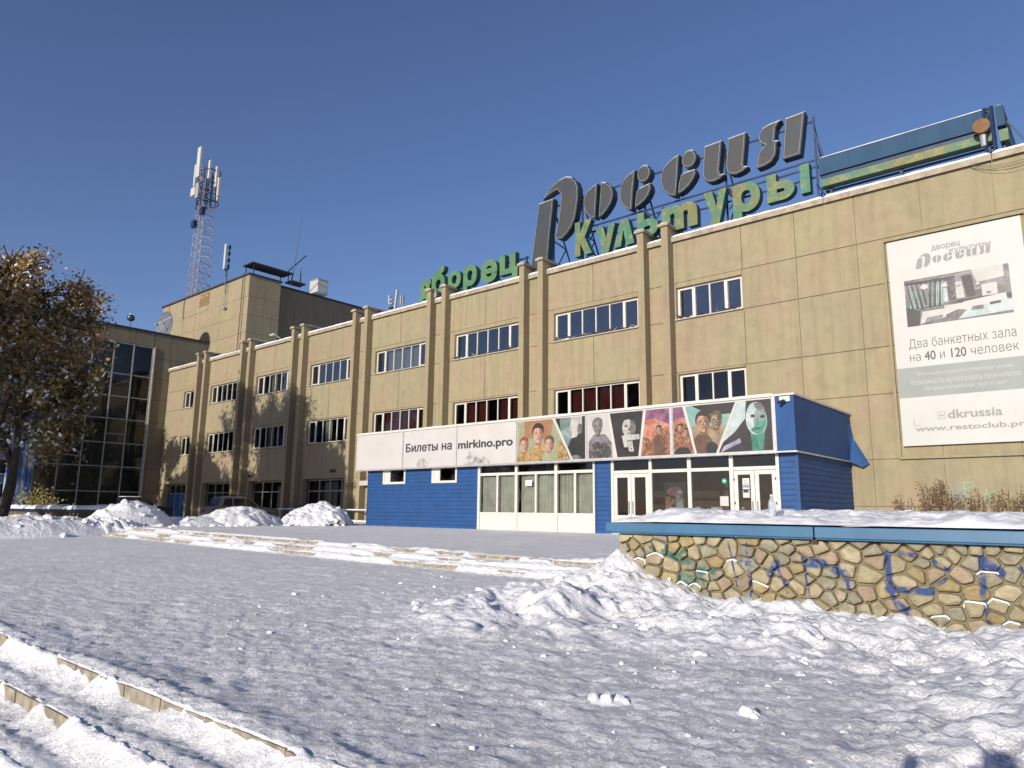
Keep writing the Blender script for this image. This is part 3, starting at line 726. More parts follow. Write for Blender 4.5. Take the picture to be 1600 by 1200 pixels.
# curtained glazing
def framebox(x0, x1, z0, z1, y0=YV-.02, y1=YV+.06): return MB().box(x0, x1, y0, y1, z0, z1)
for x, w_ in ((-20.97, .13), (-18.91, .13), (-16.90, .13), (-15.14, .08)):
    la(framebox(x-w_/2, x+w_/2, ZF, 1.93, YV-.04, YV+.08).obj('post', M['white'], ann))
BX = [(-20.905, -18.975), (-18.845, -16.965), (-16.835, -15.18)]
for a, b in BX:
    W = link('window', framebox(a, b, 1.47, 1.58).box(a, b, YV-.02, YV+.06, -.11, -.03).box(a, b, YV-.02, YV+.06, 1.86, 1.93).mesh('window', M['white']), ann); W.location.y = -YV
    m_ = (a+b)/2
    framebox(m_-.045, m_+.045, -.03, 1.47).obj('mullion', M['white'], W)
    for p, q, z0, z1 in ((a, m_-.045, -.03, 1.47), (m_+.045, b, -.03, 1.47), (a, b, 1.58, 1.86)):
        MB().poly([(p, YV+.02, z0), (q, YV+.02, z0), (q, YV+.02, z1), (p, YV+.02, z1)]).obj('pane', M['glass'] if z0 < 1 else M['glass_dark'], W)
    curtain(a+.02, b-.02, -.2, 1.46, YV+.20, M['curtain'], W, .065, .15)
    la(framebox(a, b, ZF+.02, -.115, YV, YV+.05).obj('lower_panel', M['white'], ann))
    la(framebox(a+.06, b-.06, ZF+.08, -.17, YV-.008, YV).obj('lower_panel', M['white'], ann))
text('notice', '·', -18.42, -18.16, 1.0, 1.24, YV, M['paper2'], ann) if False else la(MB().box(-18.45, -18.12, YV+.005, YV+.012, 1.02, 1.24).obj('notice', M['paper2'], ann))
# doors and shop panes
for x, w_ in ((-14.33, .11), (-12.77, .11), (-11.29, .13), (-9.81, .13), (-8.31, .10)):
    la(framebox(x-w_/2, x+w_/2, ZF, 1.93, YV-.04, YV+.08).obj('post', M['white'], ann))
DB = [(-14.275, -12.825, 1), (-12.715, -11.355, 0), (-11.225, -9.875, 0), (-9.745, -8.36, 1)]
for a, b, dr in DB:
    la(framebox(a, b, 1.39, 1.50).obj('transom', M['white'], ann)); la(framebox(a, b, 1.86, 1.93).obj('transom', M['white'], ann))
    la(MB().poly([(a, YV+.02, 1.5), (b, YV+.02, 1.5), (b, YV+.02, 1.86), (a, YV+.02, 1.86)]).obj('pane', M['glass_dark'], ann))
    if not dr:
        la(framebox(a, b, ZF, ZF+.14).obj('transom', M['white'], ann))
        la(MB().poly([(a, YV+.02, ZF+.14), (b, YV+.02, ZF+.14), (b, YV+.02, 1.39), (a, YV+.02, 1.39)]).obj('pane', M['glass'], ann))
    else:
        m_ = (a+b)/2
        for p, q, s_ in ((a+.01, m_-.008, 1), (m_+.008, b-.01, -1)):
            D = link('door', MB().box(p, p+.13, YV-.03, YV+.04, ZF+.03, 1.375).box(q-.13, q, YV-.03, YV+.04, ZF+.03, 1.375).box(p+.13, q-.13, YV-.03, YV+.04, 1.25, 1.375)
                .box(p+.13, q-.13, YV-.03, YV+.04, -.20, -.08).box(p+.13, q-.13, YV-.01, YV+.03, ZF+.12, -.20).box(p+.13, q-.13, YV-.03, YV+.04, ZF+.03, ZF+.12).mesh('door', M['white']), ann); D.location.y = -YV
            MB().poly([(p+.13, YV+.01, -.08), (q-.13, YV+.01, -.08), (q-.13, YV+.01, 1.25), (p+.13, YV+.01, 1.25)]).obj('pane', M['glass'], D)
            hx = q-.07 if s_ > 0 else p+.07
            MB().bar((hx, YV-.09, -.02), (hx, YV-.09, .42), .014, n=6).bar((hx, YV-.09, .0), (hx, YV-.02, .0), .01).bar((hx, YV-.09, .40), (hx, YV-.02, .40), .01).obj('handle', M['galv'], D)
            if a > -10:
                for z in (1.1, .35): MB().box(p+.005 if s_ > 0 else q-.035, p+.035 if s_ > 0 else q-.005, YV-.05, YV-.03, z-.04, z+.04).obj('hinge', M['black'], D)
# interior of the lobby
li = MB().box(-28.2, -7.9, YV+.1, YF, ZF-.2, ZF).box(-28.2, -7.9, YV+.1, YF, 1.95, 2.1).box(-28.2, -7.9, 25.6, 25.7, ZF, 1.95).box(-21.0, -20.9, YV+.2, 25.6, ZF, 1.95).box(-14.9, -14.8, YV+.3, 25.6, ZF, 1.95)
la(li.obj('lobby_walls', M['interior'], ann))
la(MB().box(-11.0, -10.9, 24.4, 25.5, ZF, 1.5).box(-9.9, -9.8, 24.4, 25.5, ZF, 1.5).box(-11.0, -9.8, 25.4, 25.55, 1.4, 1.6).obj('inner_door_frame', M['interior2'], ann))
for i, (x, y) in enumerate(((-11.7, 23.6), (-11.05, 23.9), (-9.95, 23.9), (-9.1, 23.8), (-8.3, 23.8))):
    t = thing('lobby_barrier', ['pale lobby counter post behind the glass right of the film poster', 'pale lobby counter post left of the dark inner doorway', 'pale lobby counter post behind the white notice', 'pale lobby counter post behind the left leaf of the right double door', 'pale lobby counter post behind the far right door leaf'][i], 'counter', (x, y, ZF), group='pale counter posts in the lobby')
    MB().box(-.16, .16, -.12, .12, 0, .90).obj('body', M['curtain'], t); MB().box(-.2, .2, -.15, .15, .95, 1.02).obj('top', M['white'], t); MB().box(-.05, .05, -.05, .05, .9, .95).obj('neck', M['galv'], t)

# sign band: backing box, white sheets, seams, trims
fb = MB().box(-29.02, -7.63, 22.03, YV+.5, 1.92, 3.60).box(-29.3, -29.03, YV-.05, YV+.5, 1.95, 3.62).box(-29.0, -7.65, YV+.5, YF, 1.94, 2.05)
la(fb.obj('fascia', M['blue2'], ann))
la(MB().box(-7.63, -7.60, 22.0, 24.6, 1.92, 3.60).obj('fascia_sheet', M['blue2'], ann)); la(MB().box(-7.63, -7.603, 24.61, YF-.4, 1.92, 3.60).obj('fascia_sheet', M['blue2'], ann))
la(MB().box(-8.21, -7.60, 21.985, 22.02, 1.92, 3.60).obj('fascia_sheet', M['blue2'], ann))
fl = MB(); fl.poly([(-7.60, YF-.38, 3.5), (-7.53, YF-.22, 2.8), (-7.05, YF-.1, 1.82), (-7.25, YF-.25, 1.7), (-7.62, YF-.4, 1.9)]); fl.poly([(-7.60, YF-.36, 3.5), (-7.62, YF-.38, 1.9), (-7.25, YF-.23, 1.7), (-7.05, YF-.08, 1.82), (-7.53, YF-.20, 2.8)])
la(fl.obj('torn_sheet', M['blue2'], ann))
la(MB().box(-7.8, -7.57, 22.6, YF, 3.62, 3.68).box(-29.05, -8.2, 21.93, 22.6, 3.62, 3.70).box(-8.2, -7.57, 21.96, 22.6, 3.62, 3.68).box(-29.05, -7.6, 22.6, 22.66, 3.60, 3.68).obj('top_trim', M['white'], ann))
la(MB().box(-29.05, -8.2, 21.95, 22.02, 1.86, 1.93).box(-8.2, -7.6, 21.96, 22.02, 1.87, 1.92).box(-7.64, -7.59, 22.02, YF-.4, 1.87, 1.92).obj('bottom_trim', M['alu'], ann))
la(MB().box(-29.0, -7.62, 22.62, YF, 3.3, 3.45).obj('roof', M['tar'], ann))
s_ = snowcap(-29.0, -8.2, 21.96, 22.6, 3.695, .035, parent=ann, off=YV, seed=3)
s_ = snowcap(-28.9, -7.7, 22.75, YF, 3.44, .12, parent=ann, off=YV, seed=9, dx=.4)
SH = [(-29.05, -25.60), (-25.55, -22.08), (-22.04, -18.70), (-18.66, -15.28), (-15.22, -11.80), (-11.70, -8.23)]
for a, b in SH: la(MB().box(a, b, 21.985, 22.03, 1.93, 3.62).obj('sign_sheet', M['signwhite'], ann))
for a in (-25.575, -22.06, -18.68, -15.25, -11.75): la(MB().box(a-.045 if a < -25 or a > -16 else a-.012, a+.045 if a < -25 or a > -16 else a+.012, 21.97, 21.984, 1.93, 3.62).obj('seam_strip', M['alu'], ann))
la(MB().box(-8.25, -8.17, 21.95, 22.02, 1.93, 3.62).obj('seam_strip', M['alu'], ann))
text('lettering', 'Билеты на', -25.37, -22.36, 2.63, 3.03, 21.98-YV, M['black'], ann, bold=.022)
text('lettering', 'mirkino.pro', -21.98, -18.86, 2.53, 2.99, 21.98-YV, M['black'], ann, bold=.03)
# soot marks
def soot(x, z, r): return la(link('soot_mark', MB().poly([(x+r*math.cos(t)*(1+.2*math.sin(5*t)), 21.978, z+1.2*r*abs(math.sin(t))*(1+.2*math.cos(3*t))) for t in np.linspace(0, math.pi, 12)]).mesh('soot_mark', M['soot']), ann))
x_ = N('soot_stain'); co = x_.coord('World'); tr = x_.n('BsdfTransparent'); df = x_.n('BsdfDiffuse'); df.inputs[0].default_value = (.12, .11, .1, 1)
mx = x_.n('MixShader'); x_.l(x_.ramp(x_.noise(co, 5, 5), [(.4, .0), (.75, .55)]), mx.inputs[0]); x_.l(tr.outputs[0], mx.inputs[1]); x_.l(df.outputs[0], mx.inputs[2]); x_.l(mx.outputs[0], x_.out.inputs[0]); M['soot'] = x_.m
soot(-24.2, 1.94, .35); soot(-21.1, 1.94, .45); soot(-20.4, 1.94, .25)

# film pictures printed on the band: generic portraits in the posters' colours
def pm_(name, a, b, c=None, sc=2.2, det=6, dist=.8):
    x = N(name); co = x.coord('World'); f = x.noise(co, sc, det, .62, dist)
    a, b, c = [None if q is None else tuple(v*.62 for v in q) for q in (a, b, c)]
    st = [(.32, a), (.62, b)] if c is None else [(.3, a), (.5, b), (.68, c)]
    x.bsdf(x.ramp(f, st), .5); return x.m
P = dict(
 skin2=pm_('print_skin_shade', (.28, .13, .09), (.40, .21, .15), sc=6), warm2=pm_('print_warm_shade', (.12, .06, .035), (.26, .15, .09), sc=6),
 tan=pm_('print_orange_tan', (.34, .16, .08), (.42, .22, .12)), red=pm_('print_brick_red', (.26, .05, .045), (.34, .09, .07)), skin=pm_('print_skin', (.55, .30, .22), (.66, .42, .32), sc=5),
 cream=pm_('print_cream', (.50, .46, .32), (.3, .34, .2), (.55, .45, .3), 4), hair=pm_('print_dark_hair', (.02, .014, .012), (.05, .03, .025)), costume=pm_('print_patchwork', (.10, .04, .03), (.45, .28, .08), (.55, .42, .3), 6),
 teal=pm_('print_grey_teal', (.10, .16, .15), (.30, .40, .37), sc=1.6), dk=pm_('print_near_black', (.012, .012, .013), (.035, .03, .032)), mid=pm_('print_mid_grey', (.10, .095, .10), (.30, .29, .30), sc=3), lt=pm_('print_light_grey', (.5, .48, .46), (.62, .60, .56), sc=1.2),
 fur=pm_('print_dark_texture', (.02, .018, .02), (.07, .06, .065), (.3, .27, .27), 9), face=pm_('print_bw_face', (.35, .34, .32), (.62, .60, .56), sc=3), faced=pm_('print_bw_face_shade', (.07, .065, .06), (.22, .21, .2), sc=4),
 fire=pm_('print_fire', (.30, .05, .05), (.55, .22, .14), (.62, .45, .35), 4), violet=pm_('print_violet', (.06, .03, .09), (.26, .10, .18), (.36, .2, .3), 2.5), crowd=pm_('print_crowd', (.03, .015, .012), (.28, .10, .05), (.6, .38, .2), 8),
 aqua=pm_('print_aqua', (.20, .38, .36), (.32, .50, .46)), sand=pm_('print_sand', (.16, .11, .07), (.42, .31, .19), sc=3.5), brown=pm_('print_brown', (.07, .035, .02), (.18, .10, .06), sc=4), warm=pm_('print_warm_face', (.30, .16, .09), (.60, .40, .26), sc=4),
 green=pm_('print_green', (.02, .14, .10), (.08, .34, .25), sc=2.5), pale=pm_('print_pale_mint', (.35, .46, .45), (.58, .66, .65), sc=3), lilac=pm_('print_lilac', (.20, .20, .34), (.45, .45, .55), sc=3))
PK = list(P.keys()); PM = [P[k] for k in PK]
def clip(poly, quad):        # Sutherland-Hodgman against a convex ccw quad
    for i in range(len(quad)):
        a, b = quad[i], quad[(i+1) % len(quad)]; outp = []
        ins = lambda p: (b[0]-a[0])*(p[1]-a[1])-(b[1]-a[1])*(p[0]-a[0]) >= 0
        for j in range(len(poly)):
            p, q = poly[j], poly[(j+1) % len(poly)]
            if ins(p): outp.append(p)
            if ins(p) != ins(q):
                d1 = (b[0]-a[0])*(p[1]-a[1])-(b[1]-a[1])*(p[0]-a[0]); d2 = (b[0]-a[0])*(q[1]-a[1])-(b[1]-a[1])*(q[0]-a[0]); t = d1/(d1-d2)
                outp.append((p[0]+t*(q[0]-p[0]), p[1]+t*(q[1]-p[1])))
        poly = outp
        if not poly: return poly
    return poly
def picture(name, quad, bgk, shapes, y=21.979, parent=ann, label=None, off=YV):
    b = MB(); b.poly([(p[0], y, p[1]) for p in quad], PK.index(bgk)); y2 = y
    for k, poly in shapes:
        if sum(poly[i][0]*poly[(i+1) % len(poly)][1]-poly[(i+1) % len(poly)][0]*poly[i][1] for i in range(len(poly))) < 0: poly = poly[::-1]
        c = clip(poly, quad); y2 -= .0012
        if len(c) > 2: b.poly([(p[0], y2, p[1]) for p in c], PK.index(k))
    o = b.obj(name, PM, parent, label=label); o.location.y -= off; return o
SHD = dict(skin='skin2', face='faced', warm='warm2', mid='faced', sand='brown')
def head(cx, cz, r, sk, hr, sh=None, hz=.35, feat='hair'):
    sd_ = SHD.get(sk, 'brown'); n = 16; f = [(cx+r*.74*math.cos(t)*(1-.12*max(0, -math.sin(t))), cz-.08*r+r*math.sin(t)) for t in [6.2832*i/n for i in range(n)]]
    s_ = [(hr, ell(cx-.04*r, cz+r*.30, r*.86, r*.98)), (sd_, [(cx-r*.3, cz-.6*r), (cx+r*.3, cz-.6*r), (cx+r*.42, cz-1.35*r), (cx-r*.42, cz-1.35*r)]), (sk, f)]
    s_ += [(sd_, [(cx+.12*r, cz+.85*r), (cx+.18*r, cz+.2*r), (cx+.30*r, cz-.1*r), (cx+.16*r, cz-.4*r), (cx+.2*r, cz-1.05*r)]+[(cx+r*.74*math.cos(t), cz-.08*r+r*math.sin(t)) for t in np.linspace(-1.2, 1.2, 9)])]
    s_ += [(hr, [(cx-.72*r, cz+.25*r), (cx-.62*r, cz+.62*r), (cx-.1*r, cz+.72*r), (cx+.45*r, cz+.60*r), (cx+.72*r, cz+.2*r), (cx+.8*r, cz+.9*r), (cx+.3*r, cz+1.25*r), (cx-.4*r, cz+1.2*r), (cx-.8*r, cz+.8*r)])]
    for q in (-1, 1): s_ += [(sd_, ell(cx+q*r*.30, cz+r*.10, r*.19, r*.12, 10)), (feat, ell(cx+q*r*.30, cz+r*.06, r*.10, r*.035, 8))]
    s_ += [(sd_, [(cx+.02*r, cz+.1*r), (cx+r*.15, cz-r*.36), (cx-r*.10, cz-r*.38)]), (sd_, ell(cx+r*.02, cz-r*.60, r*.26, r*.07, 10))]
    return s_
def body(cx, cz, w_, h, k): return [(k, [(cx-w_, cz-h), (cx-w_*.95, cz-h*.35), (cx-w_*.45, cz-.02), (cx+w_*.45, cz-.02), (cx+w_*.95, cz-h*.35), (cx+w_, cz-h)])]
T_, B_ = 3.56, 1.96
picture('film_picture', [(-18.62, B_), (-15.98, B_), (-16.86, T_), (-18.62, T_)], 'cream',
    [('tan', [(-18.25, T_), (-16.8, T_), (-16.95, 2.75), (-18.25, 2.9)])]+body(-17.55, 2.66, .42, .7, 'costume')+head(-17.55, 3.02, .34, 'skin', 'hair')+body(-18.27, 2.36, .36, .5, 'costume')+head(-18.25, 2.62, .26, 'skin', 'red')+body(-16.95, 2.36, .40, .5, 'cream')+head(-16.98, 2.60, .26, 'skin', 'brown')+[('costume', [(-16.5, 2.7), (-16.2, 2.4), (-16.0, 1.9), (-16.6, 1.9)])])
picture('film_picture', [(-15.88, B_), (-15.32, B_), (-15.32, T_), (-16.72, T_)], 'dk',
    [('teal', [(-16.5, T_), (-15.7, T_), (-15.9, 2.9), (-16.1, 2.45), (-16.4, 2.6)]), ('face', [(-15.95, T_), (-15.45, T_), (-15.45, 3.2), (-15.7, 2.8), (-15.95, 2.75), (-15.9, 3.0), (-16.02, 3.1)]), ('faced', ell(-15.55, 3.1, .12, .2)), ('mid', ell(-15.75, 1.98, .25, .14))])
picture('film_picture', [(-15.16, B_), (-14.06, B_), (-14.32, T_), (-15.16, T_)], 'lt', body(-14.68, 2.85, .55, 1.0, 'mid')+[('fur', ell(-14.68, 2.15, .5, .42))]+head(-14.75, 3.12, .27, 'mid', 'faced', feat='dk'))
picture('film_picture', [(-13.92, B_), (-13.06, B_), (-12.84, T_), (-14.22, T_)], 'dk', head(-13.42, 3.02, .38, 'face', 'dk', feat='faced')+[('faced', ell(-13.25, 2.95, .12, .3)), ('face', [(-13.72, 2.72), (-13.0, 2.74), (-12.98, 2.56), (-13.5, 2.54), (-13.48, 2.3), (-13.62, 2.3)]), ('face', [(-13.5, 2.5), (-13.28, 2.5), (-13.22, 2.14), (-13.42, 2.14)]), ('dk', ell(-13.33, 2.24, .025, .03, 8))])
picture('film_picture', [(-12.96, B_), (-11.82, B_), (-11.82, T_), (-12.72, T_)], 'fire', [('violet', [(-12.8, T_), (-11.8, T_), (-11.8, 3.0), (-12.4, 3.25), (-12.8, 3.2)]), ('crowd', [(-13.0, 2.7), (-12.5, 2.5), (-12.2, 2.9), (-11.8, 2.8), (-11.8, 1.9), (-13.0, 1.9)])]+body(-12.22, 2.68, .22, .75, 'brown')+head(-12.22, 2.84, .13, 'warm', 'hair'))
picture('film_picture', [(-11.68, B_), (-10.93, B_), (-11.32, T_), (-11.68, T_)], 'violet', [('fire', ell(-11.35, 2.95, .35, .25)), ('crowd', [(-11.7, 2.9), (-11.3, 3.05), (-11.0, 2.7), (-10.8, 1.9), (-11.7, 1.9)]), ('dk', ell(-11.35, 2.0, .3, .2))]+head(-11.42, 2.85, .12, 'warm', 'hair')+head(-11.2, 2.7, .11, 'warm', 'hair'))
picture('film_picture', [(-10.83, B_), (-10.17, B_), (-9.46, T_), (-11.22, T_)], 'aqua', [('dk', [(-11.0, T_), (-9.4, T_), (-9.5, 3.2), (-10.2, 3.2), (-10.6, 3.35)]), ('sand', [(-11.0, 2.9), (-9.6, 2.8), (-9.9, 1.9), (-10.9, 1.9)])]+body(-10.2, 2.78, .35, .8, 'sand')+head(-10.12, 3.02, .25, 'sand', 'brown', feat='dk')+body(-10.62, 2.62, .36, .7, 'brown')+head(-10.58, 2.98, .31, 'warm', 'hair')+[('dk', ell(-10.3, 2.1, .22, .22))])
picture('film_picture', [(-10.07, B_), (-8.30, B_), (-8.30, T_), (-9.40, T_)], 'dk', [('pale', [(-9.42, T_), (-9.1, T_), (-9.15, 3.0), (-9.5, 2.6), (-9.9, 2.3), (-10.1, 1.96)]), ('lilac', [(-10.0, 1.96), (-9.3, 2.25), (-9.35, 2.38), (-9.9, 2.15)])]+[('green', [(-9.0, 2.7), (-8.5, 2.75), (-8.6, 1.96), (-8.95, 1.96)]), ('pale', ell(-8.80, 2.98, .33, .52)), ('teal', ell(-8.66, 2.90, .22, .42)), ('green', [(-8.98, 2.62), (-8.76, 2.82), (-8.6, 2.9), (-8.47, 2.95), (-8.5, 2.72), (-8.62, 2.52), (-8.8, 2.47)]), ('faced', [(-8.86, 3.48), (-8.62, 3.46), (-8.5, 3.3), (-8.66, 3.2), (-8.8, 3.3)]), ('dk', ell(-8.90, 3.06, .07, .05, 10)), ('dk', ell(-8.58, 3.02, .08, .055, 10)), ('dk', ell(-8.74, 2.66, .09, .025, 10)), ('green', [(-8.76, 3.0), (-8.68, 2.82), (-8.82, 2.82)])])
# posters and notices behind the door glass
fp = thing('film_poster', 'colourful film poster on a stand behind the pane right of the left doors', 'poster', (-11.98, YV+.25, 0))
MB().box(-.40, .40, 0, .02, -.45, 1.06).box(-.03, .03, .02, .06, ZF, 1.0).box(-.3, .3, -.02, .25, ZF, ZF+.03).obj('board', M['black'], fp)
o = picture('print', [(-12.36, -.43), (-11.60, -.43), (-11.60, 1.04), (-12.36, 1.04)], 'dk', [('violet', ell(-12.0, .75, .3, .16)), ('crowd', [(-12.36, .6), (-12.1, .5), (-12.0, -.4), (-12.36, -.4)]), ('lilac', [(-11.95, .62), (-11.68, .5), (-11.6, -.4), (-12.05, -.4)]), ('fire', ell(-12.25, .2, .12, .25)), ('pale', ell(-11.8, .1, .14, .3))]+head(-11.8, .62, .12, 'warm', 'pale')+head(-12.2, .5, .09, 'warm', 'hair')+head(-12.02, .42, .08, 'warm', 'brown'), y=YV+.247, parent=fp, off=0)
o.location = (11.98, -YV-.25, 0)
def notice(name, label, x0, x1, z0, z1, y, mat, lines=0, cat='notice'):
    t = thing(name, label, cat, ((x0+x1)/2, y, z0)); w_ = (x1-x0)/2; h = z1-z0
    MB().box(-w_, w_, 0, .004, 0, h).obj('sheet', mat, t)
    for i in range(lines):
        z = h*(1-(i+1)/(lines+1)); MB().box(-w_*.75, w_*random.uniform(.3, .75), -.003, -.001, z-.012, z+.008).obj('text_line', M['print_dark'], t)
    return t
nm = M['paper2']; YN = YV-.006
notice('notice', 'pale cream notice sheet taped high on the left leaf of the right door', -9.46, -9.24, .79, 1.13, YN, nm, 5)
notice('notice', 'white and blue notice sheet below the cream one on the right door', -9.46, -9.24, .52, .76, YN, M['signwhite'], 0)
MB().box(-9.45, -9.25, YN-.004, YN-.002, .56, .66).obj('blue_strip', M['gr_blue'], bpy.data.objects['notice.001']); bpy.data.objects['blue_strip'].location = (9.35, -YN, -.52)
notice('notice', 'white notice with a black box on the wide pane left of the right doors', -10.24, -9.95, .26, .57, YN, M['signwhite'], 0)
b_ = MB().box(-.09, .07, -.003, -.001, .16, .25).obj('black_print', M['black'], bpy.data.objects['notice.002'])
st = thing('sticker', 'round green sticker high on the wide pane left of the right doors', 'sticker', (-10.07, YN, 1.06))
b = MB(); b.prism(ell(0, 0, .085, .085, 20), 0, .003); b.obj('disc', simple('green_sticker', (.04, .30, .17), .5), st); MB().box(-.05, .05, -.002, -.001, -.012, .012).obj('print', M['paper2'], st)
# street plate and low rail left of the annex, small camera on the fascia
sp = thing('street_plate', 'small white street plate on the pillar beside the annex roof', 'street plate', (-35.0, YF-.52, 0)) 
MB().box(-.65, .65, 0, .02, 1.46, 1.74).obj('plate', M['paper'], sp); text('lettering', 'ул. ___', -.5, .3, 1.55, 1.66, -.002, M['print_dark'], sp) if False else None
sc = thing('security_camera', 'white security camera under the right end of the white sign band', 'camera', (-7.85, 21.9, 3.42))
MB().box(-.16, .16, 0, .08, .0, .16).obj('bracket', M['white'], sc); MB().bar((0, -.02, .02), (-.12, -.2, -.05), .05, .05, 8).obj('camera_body', M['black'], sc)
rl = thing('handrail', 'low pipe rail with snow on it beside the left end of the annex', 'rail', (-36, 27.0, ZF))
for x in (-8, -4, -.6, 3.2, 7.2): MB().bar((x, 0, 0), (x, 0, .75), .035, n=6).obj('post', M['mastred'], rl)
MB().bar((-8.1, 0, .75), (7.4, 0, .75), .035, n=6).obj('rail', M['galv'], rl); 
o = snowcap(-8.1, 7.4, -.045, .045, .77, .06, parent=rl, off=0, seed=4)
lg = thing('low_wall', 'low snow-covered ledge between the annex and the pillars', 'ledge', (-29.3, 25.4, ZF-.1))
MB().box(-9, .9, 0, .5, 0, .22).obj('ledge', M['coping'], lg); snowcap(-9, .9, 0, .5, .22, .10, parent=lg, off=0, seed=6)

# ---------------------------------------------------------------- stone planter wall on the right
YW = 9.0
pl = thing('stone_planter', 'rubble stone planter wall with blue metal capping, graffiti and snow inside', 'planter', (0, YW, 0))
GS = []      # graffiti strokes on the stones, (x0,z0,x1,z1,width)
def stone_mat(name, cols, seed):
    x = N(name); co = x.coord('World'); oi = x.n('ObjectInfo')
    a = x.noise(co, 6+seed, 6, .6, .6); b = x.noise(x.coord('World', (1, 1, 2.6)), 22, 7, .7)
    c = x.ramp(a, [(.3, cols[0]), (.5, cols[1]), (.72, cols[2])])
    c = x.mix(.7, c, x.ramp(b, [(.28, .62), (.55, 1.05), (.75, 1.25)]), 'MULTIPLY')
    c = x.mix(x.math('MULTIPLY', oi.outputs['Random'], .45), c, tuple(q*.7 for q in cols[0]))
    g = x.n('NewGeometry'); sp_ = x.n('SeparateXYZ'); x.l(g.outputs['Position'], sp_.inputs[0])
    nz = x.noise(co, 9, 4); 
    for colr, ss in GSETS:
        mask = None
        for (x0, z0, x1, z1, w_) in ss:
            dx, dz = x1-x0, z1-z0; L2 = dx*dx+dz*dz
            px = x.math('SUBTRACT', sp_.outputs[0], x0); pz = x.math('SUBTRACT', sp_.outputs[2], z0)
            t = x.math('DIVIDE', x.math('ADD', x.math('MULTIPLY', px, dx), x.math('MULTIPLY', pz, dz)), L2, clamp=True)
            qx = x.math('SUBTRACT', px, x.math('MULTIPLY', t, dx)); qz = x.math('SUBTRACT', pz, x.math('MULTIPLY', t, dz))
            d = x.math('SQRT', x.math('ADD', x.math('MULTIPLY', qx, qx), x.math('MULTIPLY', qz, qz)))
            m_ = x.math('MULTIPLY', x.math('SUBTRACT', w_*1.15, d), 1/(w_*.5), clamp=True)
            mask = m_ if mask is None else x.math('MAXIMUM', mask, m_)
        mask = x.math('MULTIPLY', mask, x.ramp(nz, [(.36, .15), (.52, .95)]))
        c = x.mix(mask, c, colr)
    x.bsdf(c, .9, 0, x.bump(b, .6, .02, x.bump(a, .5, .04))); return x.m
BL = (.025, .055, .17); GN = (.04, .13, .10)
def gx_(px, py): # pixel-independent helper values were measured once and written as metres below
    return px, py
GSETS = [(BL, [(-4.03, -.36, -3.93, -.90, .014), (-3.79, -.36, -3.76, -1.0, .014), (-3.86, -.60, -3.72, -.62, .05), (-3.42, -.58, -3.30, -.92, .022), (-3.42, -.58, -3.5, -.72, .05),
    (-3.10, -.50, -3.04, -.95, .016), (-3.06, -.56, -2.86, -.56, .06), (-2.72, -.62, -2.62, -.70, .06), (-2.62, -.62, -2.60, -.86, .022),
    (-2.17, -.40, -2.18, -.72, .045), (-2.17, -.38, -1.9, -.42, .03), (-2.18, -.80, -1.78, -.80, .045), (-2.1, -.95, -2.02, -1.02, .05), (-2.18, -.72, -2.14, -.9, .03), (-1.72, -.47, -1.60, -.56, .03), (-1.8, -.78, -1.62, -.66, .025),
    (-1.28, -.44, -1.12, -.56, .05), (-1.28, -.5, -1.30, -.80, .035), (-1.30, -.8, -1.27, -1.05, .03), (-.88, -.62, -.72, -.66, .05), (-.95, -.5, -.8, -.9, .02), (-.5, -.4, -.6, -1.0, .03)]),
    (GN, [(-4.9, -.36, -4.92, -.50, .022), (-4.95, -.52, -4.7, -.60, .05), (-4.75, -.56, -4.62, -.46, .03), (-4.66, -.62, -4.42, -.74, .07), (-4.7, -.85, -4.45, -.90, .09), (-5.15, -.46, -5.05, -.54, .03), (-4.35, -.70, -4.25, -.74, .04)])]
SM = [stone_mat('sandstone', ((.25, .21, .125), (.36, .31, .195), (.45, .39, .26)), 0), stone_mat('pink_granite', ((.24, .175, .115), (.33, .25, .165), (.40, .32, .22)), 1),
      stone_mat('grey_fieldstone', ((.19, .17, .12), (.29, .265, .19), (.38, .345, .25)), 2), stone_mat('ochre_stone', ((.25, .19, .085), (.34, .27, .135), (.42, .35, .20)), 3)]
MO = stone_mat('wall_mortar', ((.16, .135, .075), (.22, .185, .11), (.27, .23, .15)), 4)
WX0, WX1, WZ0, WZ1 = -5.68, .9, -1.5, -.285
mb_ = grid_mesh('mortar', np.arange(WX0, WX1+.01, .03), np.arange(0, 1.22, .03), lambda A, B: 0*A, [MO])
n_ = len(mb_.vertices); co_ = np.zeros(n_*3); mb_.vertices.foreach_get('co', co_); co_ = co_.reshape(-1, 3)
X_, Z_ = co_[:, 0].copy(), WZ0+co_[:, 1]; co_[:, 2] = Z_; co_[:, 1] = .03+.03*(fbm(X_*9, Z_*9, 3)-.5); mb_.vertices.foreach_set('co', co_.ravel()); mb_.update()
link('mortar', mb_, pl)
MB().box(WX0, WX1+6, .06, .4, -2, WZ1).box(WX0, WX0+.4, .4, 16, -2, WZ1).box(WX1, WX1+6, .02, .06, -2, WZ1).obj('wall_core', MO, pl)
